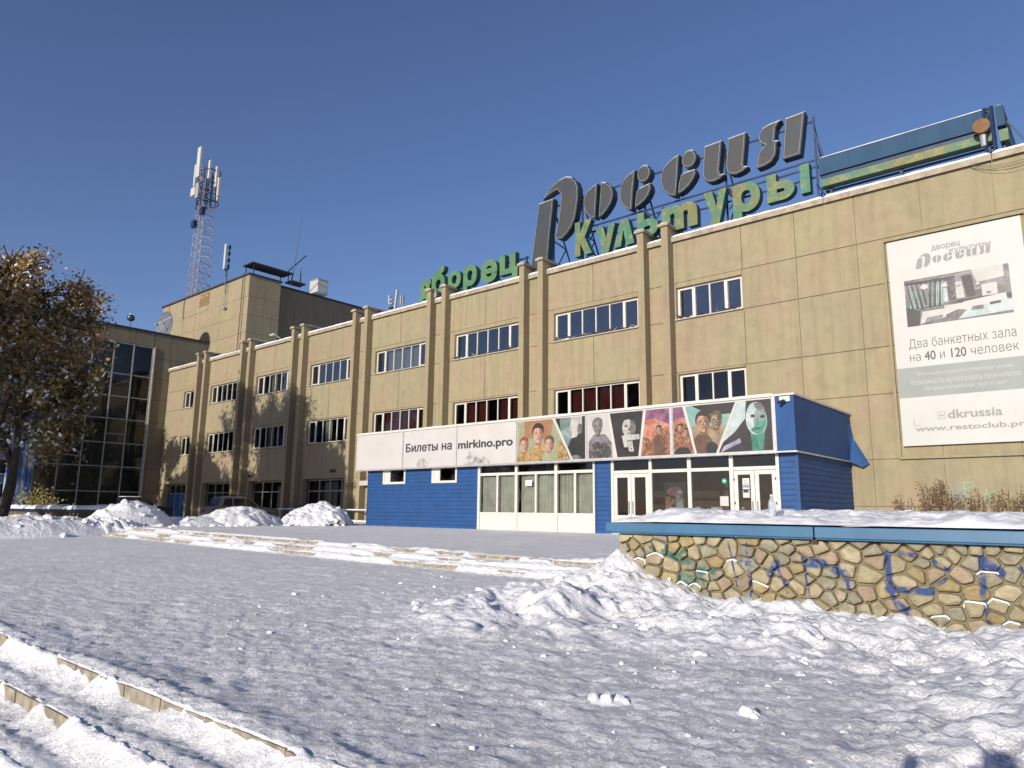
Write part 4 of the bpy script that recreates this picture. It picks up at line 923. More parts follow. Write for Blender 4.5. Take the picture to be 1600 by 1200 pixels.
def voronoi(pts, box, gap):
    cells = []
    for i, (x, z) in enumerate(pts):
        poly = [(box[0], box[2]), (box[1], box[2]), (box[1], box[3]), (box[0], box[3])]
        near = sorted(range(len(pts)), key=lambda j: (pts[j][0]-x)**2+(pts[j][1]-z)**2)[1:16]
        for j in near:
            mx_, mz = (pts[j][0]+x)/2, (pts[j][1]+z)/2; nx_, nz_ = pts[j][0]-x, pts[j][1]-z; L = math.hypot(nx_, nz_); nx_ /= L; nz_ /= L
            f = lambda p: (p[0]-mx_)*nx_+(p[1]-mz)*nz_+gap
            new = []
            for q in range(len(poly)):
                a, b = poly[q], poly[(q+1) % len(poly)]; fa, fb_ = f(a), f(b)
                if fa <= 0: new.append(a)
                if (fa <= 0) != (fb_ <= 0): t = fa/(fa-fb_); new.append((a[0]+t*(b[0]-a[0]), a[1]+t*(b[1]-a[1])))
            poly = new
            if len(poly) < 3: break
        cells.append(poly)
    return cells
pts = []; tries = 0
while tries < 9000 and len(pts) < 290:
    tries += 1; x = random.uniform(WX0, WX1); z = random.uniform(WZ0, WZ1); rr = random.choice((.085, .11, .14, .165, .19, .24))
    if all(((p[0]-x)/1.25)**2+(p[1]-z)**2 > ((rr+p[2])/2*1.0)**2 for p in pts): pts.append((x, z, rr))
cells = voronoi([(p[0], p[1]*1.22) for p in pts], (WX0, WX1, WZ0*1.22, WZ1*1.22), .009)
def chaikin(p):
    o = []
    for i in range(len(p)):
        a, b = p[i], p[(i+1) % len(p)]; q_ = random.uniform(.07, .2); o += [(a[0]*(1-q_)+b[0]*q_, a[1]*(1-q_)+b[1]*q_), (a[0]*q_+b[0]*(1-q_), a[1]*q_+b[1]*(1-q_))]
    return o
for c in cells:
    c = [(p[0], p[1]/1.22) for p in c]
    if len(c) < 3: continue
    cxm = sum(p[0] for p in c)/len(c); czm = sum(p[1] for p in c)/len(c)
    c = chaikin(c); n = len(c); pr = random.uniform(.030, .062); V = []; tilt = (random.uniform(-.12, .12), random.uniform(-.15, .12))
    jit = [random.uniform(.88, 1.02) for _ in range(n)]
    for sc_, d in ((1.0, .045), (.985, -.3*pr), (.90, -.78*pr), (.55, -pr)):
        for i, p in enumerate(c):
            s__ = sc_*jit[i]; dx, dz = (p[0]-cxm)*s__, (p[1]-czm)*s__
            V.append((dx, d+(dx*tilt[0]+dz*tilt[1])*(1 if d < 0 else 0)+(random.uniform(-.004, .004) if d < 0 else 0), dz))
    F = [(r_*n+i, r_*n+(i+1) % n, (r_+1)*n+(i+1) % n, (r_+1)*n+i) for r_ in range(3) for i in range(n)]+[tuple(3*n+i for i in range(n))]
    m = mesh('stone', V, F, random.choice((SM[0], SM[0], SM[0], SM[1], SM[2], SM[2], SM[3])), smooth=False); link('stone', m, pl, loc=(cxm, 0, czm))
    # a ledge of snow caught on top of some stones
    if random.random() < .07:
        top = [p for p in c if p[1] > czm]; top.sort()
        if len(top) > 2:
            b = MB(); k = 0; V = []; F = []
            ym = -.95*pr
            for p in top: V += [(p[0]-cxm, .02, p[1]-czm-.004), (p[0]-cxm, ym*.6, p[1]-czm-.008), (p[0]-cxm, ym*.5, p[1]-czm+.007+.006*random.random()), (p[0]-cxm, .02, p[1]-czm+.008)]
            for i in range(len(top)-1):
                for j in range(3): F.append((i*4+j, (i+1)*4+j, (i+1)*4+j+1, i*4+j+1))
            link('snow_ledge', mesh('snow_ledge', V, F, M['snow_clean'], smooth=True), pl, loc=(cxm, 0, czm))
# capping
x = N('blue_cap_paint'); co = x.coord('World'); f = x.noise(co, 2.2, 6, .6); h = x.noise(x.coord('World', (1, 1, .3)), 7, 6, .7)
c = x.ramp(f, [(.3, (.03, .10, .18)), (.7, (.042, .13, .235))]); c = x.mix(x.ramp(h, [(.66, 0.0), (.72, .85)]), c, (.03, .025, .02)); x.bsdf(c, .45, 0, x.bump(h, .15, .004)); M['cap'] = x.m
def cap(x0, x1): bevel(MB().box(x0, x1, -.14, .42, -.265, -.135).box(x0+.005, x1-.005, -.13, -.11, -.285, -.266).obj('cap', M['cap'], pl), .012, 2)
cap(-5.83, -2.93); cap(-2.915, 7)
bevel(MB().box(-5.83, -5.45, .425, 16, -.265, -.135).obj('cap', M['cap'], pl), .012, 2)
MB().box(-2.97, -2.9, -.10, -.05, -.33, -.285).obj('rusty_bracket', M['rust'], pl)
# snow filling the planter
def fill_z(X, Y):
    e = np.clip((Y-8.92)/.55, 0, 1); ex = np.clip((X+5.75)/.5, 0, 1)
    z = -.135+.02+(.115+.035*(Y-9)/8)*e**.5*ex**.5
    z = z+(.16*(fbm(X*1.5+3, Y*1.2, 4)-.45)+.15*(fbm(X*4.5, Y*4.5, 5, .6)-.5))*e**.4*ex**.4+.09*np.exp(-((X+5.0)/.28)**2-((Y-9.7)/.3)**2)
    z = z+.06*np.clip(fbm(X*2.4+8, Y*2.4, 2)-.55, 0, 1)*e
    return np.minimum(z, .055+.008*(Y-9)+.09*(fbm(X*3, Y*2, 4, .6)-.5)*e)
sx = steps_to([(-5.80, .8, .035), (.8, 8, .3)]); sy = steps_to([(8.90, 11.5, .03), (11.5, 16, .1), (16, 27.7, .4)])
link('planter_snow', grid_mesh('planter_snow', sx, sy, fill_z, [M['snow']]), pl, loc=(0, -YW, 0))
MB().box(-7.6, -5.75, 23-YW, 27.7-YW, -1, -.06).obj('planter_bed', M['snow'], pl)
bt = thing('plastic_bottle', 'clear plastic bottle standing in the snow on the planter below the right door', 'bottle', (-3.55, 9.25, -.03))
V = []; F = []; prof = [(.045, 0), (.045, .12), (.047, .16), (.043, .19), (.03, .22), (.016, .24), (.016, .265)]
for r_, z in prof: V += [(r_*math.cos(a), r_*math.sin(a), z) for a in [i*math.pi/5 for i in range(10)]]
F = [(i*10+j, i*10+(j+1) % 10, (i+1)*10+(j+1) % 10, (i+1)*10+j) for i in range(len(prof)-1) for j in range(10)]
x = N('cloudy_plastic'); tr = x.n('BsdfTransparent'); df = x.n('BsdfPrincipled'); df.inputs['Base Color'].default_value = (.5, .56, .6, 1); df.inputs['Roughness'].default_value = .15
mx = x.n('MixShader'); mx.inputs[0].default_value = .5; x.l(tr.outputs[0], mx.inputs[1]); x.l(df.outputs[0], mx.inputs[2]); x.l(mx.outputs[0], x.out.inputs[0])
link('bottle_body', mesh('bottle_body', V, F, x.m, smooth=True), bt); MB().bar((0, 0, .262), (0, 0, .285), .018, n=10).obj('cap', M['white'], bt)

# dry plants against the wall
dp = simple('dry_stem', (.16, .10, .06), .9); ds = simple('dry_seed_heads', (.13, .06, .05), .9); dl = simple('withered_leaf', (.26, .24, .09), .9)
def dry_plant(label, x, y, z, w_, h, n, seed):
    random.seed(seed); t = thing('dry_shrub', label, 'shrub', (x, y, z), group='withered plants along the wall'); a = MB(); b = MB()
    for i in range(n):
        px = random.uniform(-w_, w_); lean = random.uniform(-.25, .25); hh = h*random.uniform(.45, 1); q = Vector((px, random.uniform(-.2, .2), -.2)); pts = [q]
        for j in range(4): q = q+Vector((lean*hh/4+random.uniform(-.03, .03), random.uniform(-.02, .02), (hh+.2)/4)); pts.append(q)
        for p0, p1 in zip(pts, pts[1:]): a.bar(p0, p1, .009, .006, 3)
        for j in range(int(6+hh*6)):
            p0 = pts[random.randint(2, 4)]+Vector((0, 0, random.uniform(-.15, .02))); d = Vector((random.uniform(-.14, .14), random.uniform(-.1, .1), random.uniform(0, .14))); p1 = p0+d
            a.bar(p0, p1, .004, n=3); s_ = random.uniform(.012, .03); k = 0 if random.random() < .7 else 1
            b.poly([p1+Vector((-s_, 0, 0)), p1+Vector((0, random.uniform(-s_, s_), -s_)), p1+Vector((s_, 0, 0)), p1+Vector((0, random.uniform(-s_, s_), s_*1.3))], k)
            b.poly([p1+Vector((0, -s_, 0)), p1+Vector((s_*.5, 0, -s_)), p1+Vector((0, s_, 0)), p1+Vector((-s_*.5, 0, s_))], k)
    a.obj('stem', dp, t); b.obj('leaf', [ds, dl], t, kind='stuff')
dry_plant('withered weeds at the left end of the row under the banner', -5.75, 27.2, .12, .45, .55, 12, 1)
dry_plant('tallest withered shrub left of the wall scrawl', -5.0, 27.3, .12, .5, 1.05, 22, 2)
dry_plant('thin withered weeds below the wall scrawl', -4.05, 27.3, .12, .35, .8, 12, 3)
dry_plant('dense row of reddish dry stalks at the right edge of the picture', -2.7, 27.2, .12, .75, .8, 34, 4)
dry_plant('dry stalks running out of the picture at the far right', -1.2, 27.2, .12, .7, .7, 24, 5)
random.seed(21)

# ---------------------------------------------------------------- banner on the wall
bn = thing('wall_banner', 'large white and grey advertising banner on the tan wall at the right', 'banner', (0, YF-.12, 0))
MB().box(-6.08, -1.72, 0, .10, 9.84, 9.92).box(-6.08, -1.72, 0, .10, 1.94, 2.02).box(-6.08, -6.0, 0, .10, 2.02, 9.84).box(-1.80, -1.72, 0, .10, 2.02, 9.84).obj('frame', M['wall'], bn)
MB().box(-5.91, -1.9, -.03, -.02, 2.38, 9.77).obj('sheet', M['paper'], bn)
MB().box(-5.905, -1.905, -.034, -.031, 4.05, 5.10).obj('grey_band', M['print_band'], bn)
ty = -.036
text('lettering', 'Два банкетных зала', -5.47, -2.36, 5.70, 6.10, ty, M['print_dark'], bn, bold=-.012)
text('lettering', 'на 40 и 120 человек', -5.47, -2.33, 5.30, 5.62, ty, M['print_dark'], bn, bold=-.012)
lt = simple('pale_print', (.33, .345, .325), .6, 0, .05)
text('lettering', 'Отличная кухня по отличным ценам', -5.30, -2.54, 4.74, 4.92, ty, lt, bn)
text('lettering', 'Возможность использовать свои напитки', -5.50, -2.36, 4.48, 4.67, ty, lt, bn)
text('lettering', 'Профессиональный звук и свет', -5.13, -2.73, 4.21, 4.40, ty, lt, bn)
text('lettering', 'dkrussia', -4.49, -2.96, 3.24, 3.53, ty, M['print_grey'], bn, bold=.02)
text('lettering', 'www.restoclub.pro', -5.50, -2.18, 2.80, 3.04, ty, M['print_grey'], bn, bold=.02)
b = MB()
for q in ((-4.79, -4.56, 3.24, 3.255), (-4.79, -4.56, 3.475, 3.49), (-4.79, -4.775, 3.255, 3.475), (-4.575, -4.56, 3.255, 3.475)): b.box(q[0], q[1], ty-.001, ty, q[2], q[3])
b.obj('logo_box', M['print_grey'], bn); text('lettering', 'вк', -4.74, -4.61, 3.33, 3.40, ty, M['print_grey'], bn, bold=.02)
MB().box(-5.52, -5.505, ty-.001, ty, 3.06, 3.30).box(-5.505, -5.36, ty-.001, ty, 3.06, 3.075).obj('mark', M['print_grey'], bn)
text('lettering', 'дворец', -4.52, -3.64, 9.11, 9.32, ty, M['print_grey'], bn, bold=.02)
text('lettering', 'культуры', -3.98, -2.78, 8.94, 9.10, ty, M['print_grey'], bn, bold=.02)
# printed photograph of a dining hall
PX0, PX1, PZ0, PZ1 = -5.45, -2.36, 6.56, 8.23
def pq(u, v): return (PX0+(PX1-PX0)*u, PZ0+(PZ1-PZ0)*v)
def pp(k, *uv): return (k, [pq(*q) for q in uv])
sh = [pp('mid', (0, .95), (1, 1), (1, .55), (.3, .6), (0, .7)), pp('pale', (.30, .82), (.42, .82), (.42, .42), (.29, .40)), pp('aqua', (.05, .75), (.12, .75), (.10, .35), (.04, .35)), pp('lt', (.50, .80), (.56, .80), (.58, .45), (.50, .45)),
      pp('dk', (0, .95), (.5, .93), (.5, .85), (0, .9)), pp('fur', (.42, .9), (.5, .9), (.5, .35), (.42, .35)), pp('dk', (.56, .9), (.66, .9), (.68, .45), (.6, .45)), pp('lt', (.66, 1), (.95, 1), (.95, .75), (.7, .72)), pp('lt', (.74, .66), (.88, .66), (.88, .42), (.74, .42)), pp('faced', (.78, .5), (.82, .5), (.82, .45), (.78, .45)),
      pp('dk', (.5, .42), (1, .40), (1, .32), (.5, .36)), pp('pale', (.5, .02), (1, .05), (1, .28), (.62, .26)), pp('lt', (.13, .02), (.16, .28), (.37, .28), (.39, .10)), pp('mid', (.17, .02), (.35, .1), (.36, .16), (.2, .14)), pp('lt', (.36, .12), (.38, .34), (.56, .34), (.6, .18), (.5, .22)),
      pp('lt', (.55, .2), (.56, .36), (.95, .42), (.96, .26), (.75, .24)), pp('mid', (.62, .16), (.64, .24), (.74, .24), (.74, .16)), pp('dk', (.8, .22), (.8, .27), (.9, .28), (.9, .23)), pp('dk', (0, .0), (.12, .0), (.14, .3), (0, .42))]
for i in range(16):
    u = .02+i*.024; sh.append(pp('teal' if i % 2 else 'dk', (u, .88), (u+.012, .88), (u+.02+(.04 if i < 9 else -.03), .36), (u+(.04 if i < 9 else -.03), .36)))
for u, v, r_ in ((.20, .80, .12), (.40, .76, .09), (.53, .74, .08), (.71, .68, .06)): sh.append(('lt', ell(*pq(u, v), r_, r_*.8)))
o = picture('printed_photo', [pq(0, 0), pq(1, 0), pq(1, 1), pq(0, 1)], 'faced', sh, y=ty, parent=bn, off=0)

# ---------------------------------------------------------------- roof lettering
x = N('weathered_sign_face'); co = x.coord('World'); a = x.noise(co, .9, 5, .6); b_ = x.noise(co, 4, 6, .65); g_ = x.n('NewGeometry'); 
c = x.ramp(a, [(.34, (.030, .042, .055)), (.58, (.044, .044, .042)), (.78, (.07, .045, .026))]); c = x.mix(.5, c, x.ramp(b_, [(.3, .75), (.7, 1.15)]), 'MULTIPLY'); x.bsdf(c, .6, .2, x.bump(b_, .1, .01)); M['face'] = x.m
x = N('green_sign_face'); co = x.coord('World'); a = x.noise(co, .6, 4, .6); b_ = x.noise(co, 3.2, 6, .7); d_ = x.noise(co, 9, 4, .6)
c = x.ramp(a, [(.34, (.022, .14, .09)), (.49, (.06, .13, .065)), (.60, (.12, .125, .045))]); c = x.mix(x.ramp(b_, [(.5, 0.0), (.66, .75)]), c, (.24, .20, .06)); c = x.mix(x.ramp(d_, [(.64, 0.0), (.7, .8)]), c, (.16, .06, .02)); x.bsdf(c, .6, 0, x.bump(b_, .15, .01)); M['gface'] = x.m
x = N('green_sign_plain'); co = x.coord('World'); a = x.noise(co, .9, 5, .6); c = x.ramp(a, [(.3, (.04, .12, .06)), (.6, (.08, .17, .07)), (.75, (.16, .17, .06))]); x.bsdf(c, .6, 0, x.bump(a, .15, .01)); M['gface2'] = x.m
M['gside'] = simple('dark_green_side', (.012, .075, .05), .6, 0, .4, 4); M['bside'] = simple('dark_blue_grey_side', (.012, .032, .06), .75, 0, .4, 4)
M['tube'] = simple('pale_neon_tube', (.34, .35, .34), .5)
LET = [('Р', [[(-22.55, 16.19), (-21.57, 16.22), (-21.63, 15.66), (-21.82, 14.2), (-21.99, 12.40), (-23.12, 12.40)],
   [(-22.26, 16.35), (-22.03, 16.64), (-21.66, 16.92), (-21.21, 17.14), (-20.76, 17.19), (-20.38, 17.05), (-20.11, 16.78), (-19.98, 16.41), (-19.98, 15.85), (-20.07, 15.32), (-20.18, 14.8), (-20.39, 14.39), (-20.66, 14.1), (-21.04, 13.87), (-21.32, 13.94), (-21.51, 14.15), (-21.38, 14.28), (-21.24, 14.85), (-21.13, 15.52), (-21.04, 16.3), (-21.21, 16.5), (-21.29, 16.64), (-21.6, 16.61), (-21.94, 16.5)]]),
 ('о', [[(-18.81, 16.22), (-19.10, 16.14), (-19.37, 15.99), (-19.59, 15.75), (-19.67, 15.40), (-19.59, 15.01), (-19.39, 14.68), (-19.14, 14.50), (-18.95, 14.45)], [(-18.58, 16.22), (-18.3, 16.13), (-18.05, 15.92), (-17.91, 15.65), (-17.89, 15.29), (-18.02, 14.97), (-18.27, 14.68), (-18.52, 14.48), (-18.75, 14.41)]]),
 ('с', [[(-16.63, 16.25), (-16.97, 16.14), (-17.26, 15.97), (-17.46, 15.68), (-17.52, 15.35), (-17.5, 14.96), (-17.38, 14.7), (-17.19, 14.47), (-16.98, 14.33), (-16.85, 14.33), (-16.77, 15.18)], ell(-16.16, 15.93, .36, .41, 20), [(-15.83, 15.33), (-16.07, 15.31), (-16.43, 15.24), (-16.57, 15.13), (-16.63, 14.85), (-16.68, 14.35), (-16.42, 14.43), (-16.15, 14.57), (-15.93, 14.79), (-15.8, 15.06)]]),
 ('с', [[(-14.31, 16.27), (-14.57, 16.22), (-14.86, 16.06), (-15.1, 15.89), (-15.22, 15.65), (-15.28, 15.3), (-15.24, 15.01), (-15.13, 14.75), (-14.94, 14.53), (-14.71, 14.38), (-14.52, 14.34), (-14.42, 15.06), (-14.33, 16.06)], ell(-13.81, 15.91, .36, .41, 20), [(-13.53, 15.3), (-13.75, 15.31), (-14.09, 15.30), (-14.24, 15.22), (-14.35, 14.9), (-14.42, 14.38), (-14.14, 14.46), (-13.86, 14.63), (-13.63, 14.88), (-13.51, 15.12)]]),
 ('и', [[(-13.04, 16.23), (-12.23, 16.25), (-12.28, 15.81), (-12.40, 14.90), (-12.33, 14.68), (-12.18, 14.64), (-12.37, 14.52), (-12.64, 14.46), (-12.9, 14.50), (-13.09, 14.64), (-13.17, 14.84), (-13.13, 15.56)], [(-11.95, 16.23), (-11.13, 16.25), (-11.17, 15.84), (-11.3, 14.89), (-11.27, 14.72), (-11.12, 14.66), (-11.35, 14.53), (-11.64, 14.48), (-11.89, 14.55), (-12.05, 14.72), (-12.08, 14.99), (-11.99, 15.71)]]),
 ('я', [[(-9.61, 16.27), (-10.15, 16.24), (-10.4, 16.16), (-10.54, 15.99), (-10.59, 15.75), (-10.5, 15.5), (-10.33, 15.38), (-10.55, 15.19), (-10.66, 14.97), (-10.72, 14.45), (-10.38, 14.47), (-10.1, 14.56), (-9.92, 14.79), (-9.85, 15.13), (-9.86, 15.28), (-9.76, 15.38), (-9.92, 15.44), (-9.89, 15.65), (-9.84, 16.03), (-9.71, 16.20)], [(-9.42, 16.25), (-8.63, 16.28), (-8.67, 16.04), (-8.77, 15.36), (-8.91, 14.5), (-9.62, 14.5), (-9.52, 15.45)]])]
lb = MB()
for ch, polys in LET:
    for p in polys: lb.prism([(-5.05+(q[0]+23.12)/14.49*2.26, 8.70+(max(q[1], 13.75)-14.45)*.148) for q in p], ty-.001, ty)
lb.obj('lettering', M['print_grey'], bn)
YS = 28.2
rs = thing('roof_sign', 'big dark blue-grey word of split slab letters on the roof frame', 'roof sign', (0, YS, 0))
def inset(p, d):
    cx_ = sum(q[0] for q in p)/len(p); cz_ = sum(q[1] for q in p)/len(p); o = []; n = len(p)
    a = sum(p[i][0]*p[(i+1) % n][1]-p[(i+1) % n][0]*p[i][1] for i in range(n)); s_ = 1 if a > 0 else -1
    for i in range(n):
        e1 = Vector((p[i][0]-p[i-1][0], p[i][1]-p[i-1][1])).normalized(); e2 = Vector((p[(i+1) % n][0]-p[i][0], p[(i+1) % n][1]-p[i][1])).normalized()
        n1 = Vector((-e1.y, e1.x))*s_; n2 = Vector((-e2.y, e2.x))*s_; b = (n1+n2)
        b = b.normalized() if b.length > .2 else n1
        k = d/max(.5, b.dot(n1)); o.append((p[i][0]+b.x*k, p[i][1]+b.y*k))
    return o
for ch, polys in LET:
    b = MB()
    for p in polys: b.prism(p, 0, .42, 0, 1)
    L = b.obj('letter', [M['face'], M['bside']], rs)
    t = MB(); sn = MB()
    for p in polys:
        q = inset(p, .055)
        for i in range(len(q)): t.bar((q[i][0], -.035, q[i][1]), (q[(i+1) % len(q)][0], -.035, q[(i+1) % len(q)][1]), .009, n=4)
        n = len(p); ar = sum(p[i][0]*p[(i+1) % n][1]-p[(i+1) % n][0]*p[i][1] for i in range(n)); pp_ = p if ar > 0 else p[::-1]
        for i in range(n):
            a_, c_ = pp_[i], pp_[(i+1) % n]
            if a_[0]-c_[0] > .06 and abs(a_[1]-c_[1]) < (a_[0]-c_[0])*.8: sn.V += [(a_[0], -.01, a_[1]), (c_[0], -.01, c_[1]), (c_[0], .4, c_[1]), (a_[0], .4, a_[1]), (a_[0], .02, a_[1]+.035), (c_[0], .02, c_[1]+.035), (c_[0], .38, c_[1]+.05), (a_[0], .38, a_[1]+.05)]; k = len(sn.V)-8; sn.F += [(k, k+4, k+5, k+1), (k+4, k+7, k+6, k+5), (k+3, k+2, k+6, k+7)]; sn.M += [0]*3
    t.obj('tube', M['tube'], L); 
    if sn.V: sn.obj('snow_cap', M['snow_clean'], L)
def green_word(label, glyphs, mat, y, bold=.045, dep=.34, tilt=0):
    t = thing('roof_sign', label, 'roof sign', (0, y, 0), group='green words of the roof lettering')
    for ch, x0, x1, z0, z1 in glyphs:
        if ch == 'ı':
            m = MB().prism([(x0, z0), (x1, z0), (x1, z1), (x0, z1)], 0, dep, 0, 1).mesh('letter', [mat, M['gside']])
        elif ch == 'v': m = MB().prism([(x0, z1), (x0+.38*(x1-x0), z1), (x0+.54*(x1-x0), z0+.55*(z1-z0)), (x0+.68*(x1-x0), z1), (x1, z1), (x0+.62*(x1-x0), z0), (x0+.22*(x1-x0), z0), (x0+.34*(x1-x0), z0+.3*(z1-z0))], 0, dep, 0, 1).mesh('letter', [mat, M['gside']])
        elif ch == 'λ': m = MB().prism([(x0, z0), (x0+.34*(x1-x0), z0), (x0+.47*(x1-x0), z0+.62*(z1-z0)), (x0+.60*(x1-x0), z0), (x1, z0), (x0+.72*(x1-x0), z1), (x0+.36*(x1-x0), z1)], 0, dep, 0, 1).mesh('letter', [mat, M['gside']])
        else:
            m = text_poly(ch, x0, x1, z0, z1, depth=dep, bold=bold); m.materials.clear(); m.materials.append(mat); m.materials.append(M['gside'])
            co = np.zeros(len(m.vertices)*3); m.vertices.foreach_get('co', co); co = co.reshape(-1, 3); co[:, 1] += dep/2; m.vertices.foreach_set('co', co.ravel()); m.update()
            for p in m.polygons: p.material_index = 0 if p.normal.y < -.7 else 1
            m.name = 'letter'
        L = link('letter', m, t)
    return t
green_word('green and rusty yellow word in a row under the big dark letters', [('к',-20.06,-19.04,12.59,14.40),('v',-18.82,-17.67,12.3,13.82),('λ',-17.75,-16.63,12.52,13.82),('ь',-16.48,-15.36,12.65,13.90),('m',-15.18,-13.41,12.60,13.80),('v',-13.09,-12.02,12.25,13.93),('р',-11.76,-10.57,12.2,13.89),('ь',-10.27,-9.15,12.68,13.88),('ı',-8.91,-8.54,12.70,13.93)], M['gface'], 28.0, .05)
green_word('dull green word at the far left end of the roof lettering', [('g',-31.64,-30.63,12.1,13.67),('б',-30.55,-29.42,12.58,14.24),('о',-29.16,-28.10,12.68,13.75),('р',-27.91,-26.84,12.2,13.82),('е',-26.53,-25.30,12.48,13.79),('ц',-25.12,-23.83,12.4,13.82)], M['gface2'], 28.0, .045)
# steel frame behind
fr = thing('sign_frame', 'dark steel lattice frame carrying the roof lettering', 'steel frame', (0, YS, 0))
b = MB(); y = .48
for z, x0, x1 in ((16.0, -22.3, -8.5), (14.30, -20.9, -8.45), (14.0, -20.2, -8.4), (12.45, -20.2, -8.4), (13.55, -19, -8.5), (12.25, -31.8, -23.6), (13.6, -30.6, -23.6)): b.bar((x0, y, z), (x1, y, z), .045, n=4)
for x in (-31, -28.6, -26.2, -23.75, -21.9, -20.05, -16.4, -12.3, -8.45):
    zt = 16.2 if x > -22.5 else 13.7; b.bar((x, y, 11.95), (x, y, zt), .05, n=4); b.bar((x, y+2.2, 11.95), (x, y, zt-.3), .045, n=4); b.bar((x, y+1.1, 11.95+(zt-12)*.48), (x, y, 12.3), .035, n=4); b.bar((x, y, 14.1), (x, y+1.1, 13.95), .035, n=4) if zt > 15 else None
for x in (-20.0, -16.3, -12.2): b.bar((x, y, 14.2), (x+.9, y, 12.3), .035, n=4); b.bar((x+.9, y, 14.2), (x, y, 13.2), .03, n=4)
b.obj('strut', M['steel'], fr, kind='stuff')
# blue and green light-box roof sign at the right
x = N('faded_blue_panel'); co = x.coord('World'); a = x.noise(x.coord('World', (1, 1, .25)), 1.5, 5, .6); c = x.ramp(a, [(.3, (.010, .04, .085)), (.55, (.015, .055, .11)), (.8, (.014, .06, .095))]); x.bsdf(c, .8, 0, x.bump(a, .1, .01)); M['bpanel'] = x.m
bb = thing('roof_box_sign', 'long faded blue box with a green strip below it on the roof at the right', 'roof sign', (0, 28.0, 0))
MB().box(-8.17, -2.5, 0, .55, 13.27, 13.97).obj('blue_box', M['bpanel'], bb); MB().box(-8.12, -2.42, 0, .4, 12.76, 13.06).obj('green_strip', M['gface'], bb)
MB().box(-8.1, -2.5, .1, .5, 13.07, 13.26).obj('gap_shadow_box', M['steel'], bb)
snowcap(-8.15, -2.52, -.0, .5, 13.97, .05, parent=bb, off=0, seed=2)
b = MB(); b.bar((-8.1, .5, 12.72), (-2.4, .5, 12.72), .05, n=4)
for x in (-7.85, -5.35, -2.6): b.bar((x, .3, 11.95), (x, .3, 13.2), .05, n=4); b.bar((x-.12, .5, 11.95), (x+.06, .3, 12.75), .05, n=4); b.bar((x+.14, 1.2, 11.95), (x, .3, 12.75), .045, n=4)
b.bar((-8.45, .6, 15.6), (-8.1, .9, 13.9), .045, n=4).bar((-8.45, .6, 14.6), (-8.1, .9, 13.4), .04, n=4).bar((-8.45, .6, 13.2), (-8.1, .5, 12.5), .04, n=4)
b.obj('strut', M['steel'], bb, kind='stuff')
b2 = thing('roof_box_sign', 'corner blue and green box running back over the roof beyond the floodlight', 'roof sign', (0, 28.0, 0))
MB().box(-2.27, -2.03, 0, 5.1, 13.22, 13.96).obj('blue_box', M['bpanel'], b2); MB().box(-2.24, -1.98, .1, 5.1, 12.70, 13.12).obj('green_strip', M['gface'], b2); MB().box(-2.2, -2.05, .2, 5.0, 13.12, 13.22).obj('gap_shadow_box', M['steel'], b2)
b = MB()
for y_ in (.4, 2.5, 4.7): b.bar((-2.15, y_, 11.95), (-2.15, y_, 12.75), .05, n=4); b.bar((-1.2, y_, 11.95), (-2.0, y_, 13.5), .045, n=4)
b.obj('strut', M['steel'], b2, kind='stuff'); snowcap(-2.27, -2.03, 0, 4.9, 13.96, .04, parent=b2, off=0, seed=5)
fl_ = thing('floodlight', 'round rusty floodlight on a post at the gap in the blue roof box', 'floodlight', (-2.62, 27.8, 12.0))
MB().bar((0, 0, 0), (.05, 0, 1.9), .06, n=6).bar((.25, .1, 0), (.25, .1, 1.95), .07, n=6).bar((0, 0, 1.85), (.3, .1, 1.9), .04, n=6).obj('post', M['steel'], fl_)
MB().bar((-.05, -.25, 1.2), (-.05, .1, 1.2), .26, .22, 14).obj('lamp', simple('rusty_lamp_face', (.17, .09, .035), .8), fl_); MB().bar((-.05, -.1, .9), (-.05, -.1, .5), .1, .08, 8).obj('bracket', M['galv'], fl_)

# ---------------------------------------------------------------- left wing with the tall glazing (wall plane x = XL)
wg = thing('side_wing', 'shaded tan side wing with a tall grid of dark glass at the left', 'building', (XL, 20, 0))
def lw(o): o.location = (-XL, -20, 0); return o
WT = 15.22
GY = [18.2, 19.8, 21.4, 23.05, 24.62, 26.22]; GZ = [-.6, 1.27, 3.33, 5.30, 7.33, 9.25, 11.19, 13.86]
wb = MB()
for a, b, z0, z1 in ((16.9, GY[0]-.06, -1.3, WT), (GY[-1]+.06, 31.1, -1.3, WT), (GY[0]-.06, GY[-1]+.06, GZ[-1]+.06, WT), (GY[0]-.06, GY[-1]+.06, -1.3, GZ[0]-.06)): wb.box(XL-.4, XL-.06, a, b, z0, z1)
wb.box(XL-22, XL-.4, 30.7, 31.1, -1.3, WT); wb.box(XL-22, XL-.4, 16.9, 17.3, -1.3, WT)
lw(wb.obj('wall', M['wall_shaded'], wg))
PWM = {}
def wpan(a, b, z0, z1):
    k = (round(b-a, 2), round(z1-z0, 2))
    if k not in PWM: PWM[k] = MB().box(-.055, 0, .012, b-a-.012, .012, z1-z0-.012).mesh('wall_panel', M['wall_shaded'])
    o = link('wall_panel', PWM[k], wg, loc=(random.uniform(-.004, .004), a-20, z0))
zz_ = [-1.0, 1.3, 3.3, 5.3, 7.3, 9.3, 11.2, 13.0, WT-.02]
for j in range(8):
    for a, b in ((26.3, 27.8), (27.8, 29.4), (29.4, 31.05)):
        if a >= 27.8 and zz_[j] < 11: continue
        wpan(a, b, zz_[j], zz_[j+1])
    wpan(16.95, 18.1, zz_[j], zz_[j+1])
for a, b in zip(GY, GY[1:]): wpan(a, b, GZ[-1]+.08, WT-.02)
lw(MB().box(XL-22, XL+.12, 16.85, 31.2, WT, WT+.12).obj('roof', M['tar'], wg))
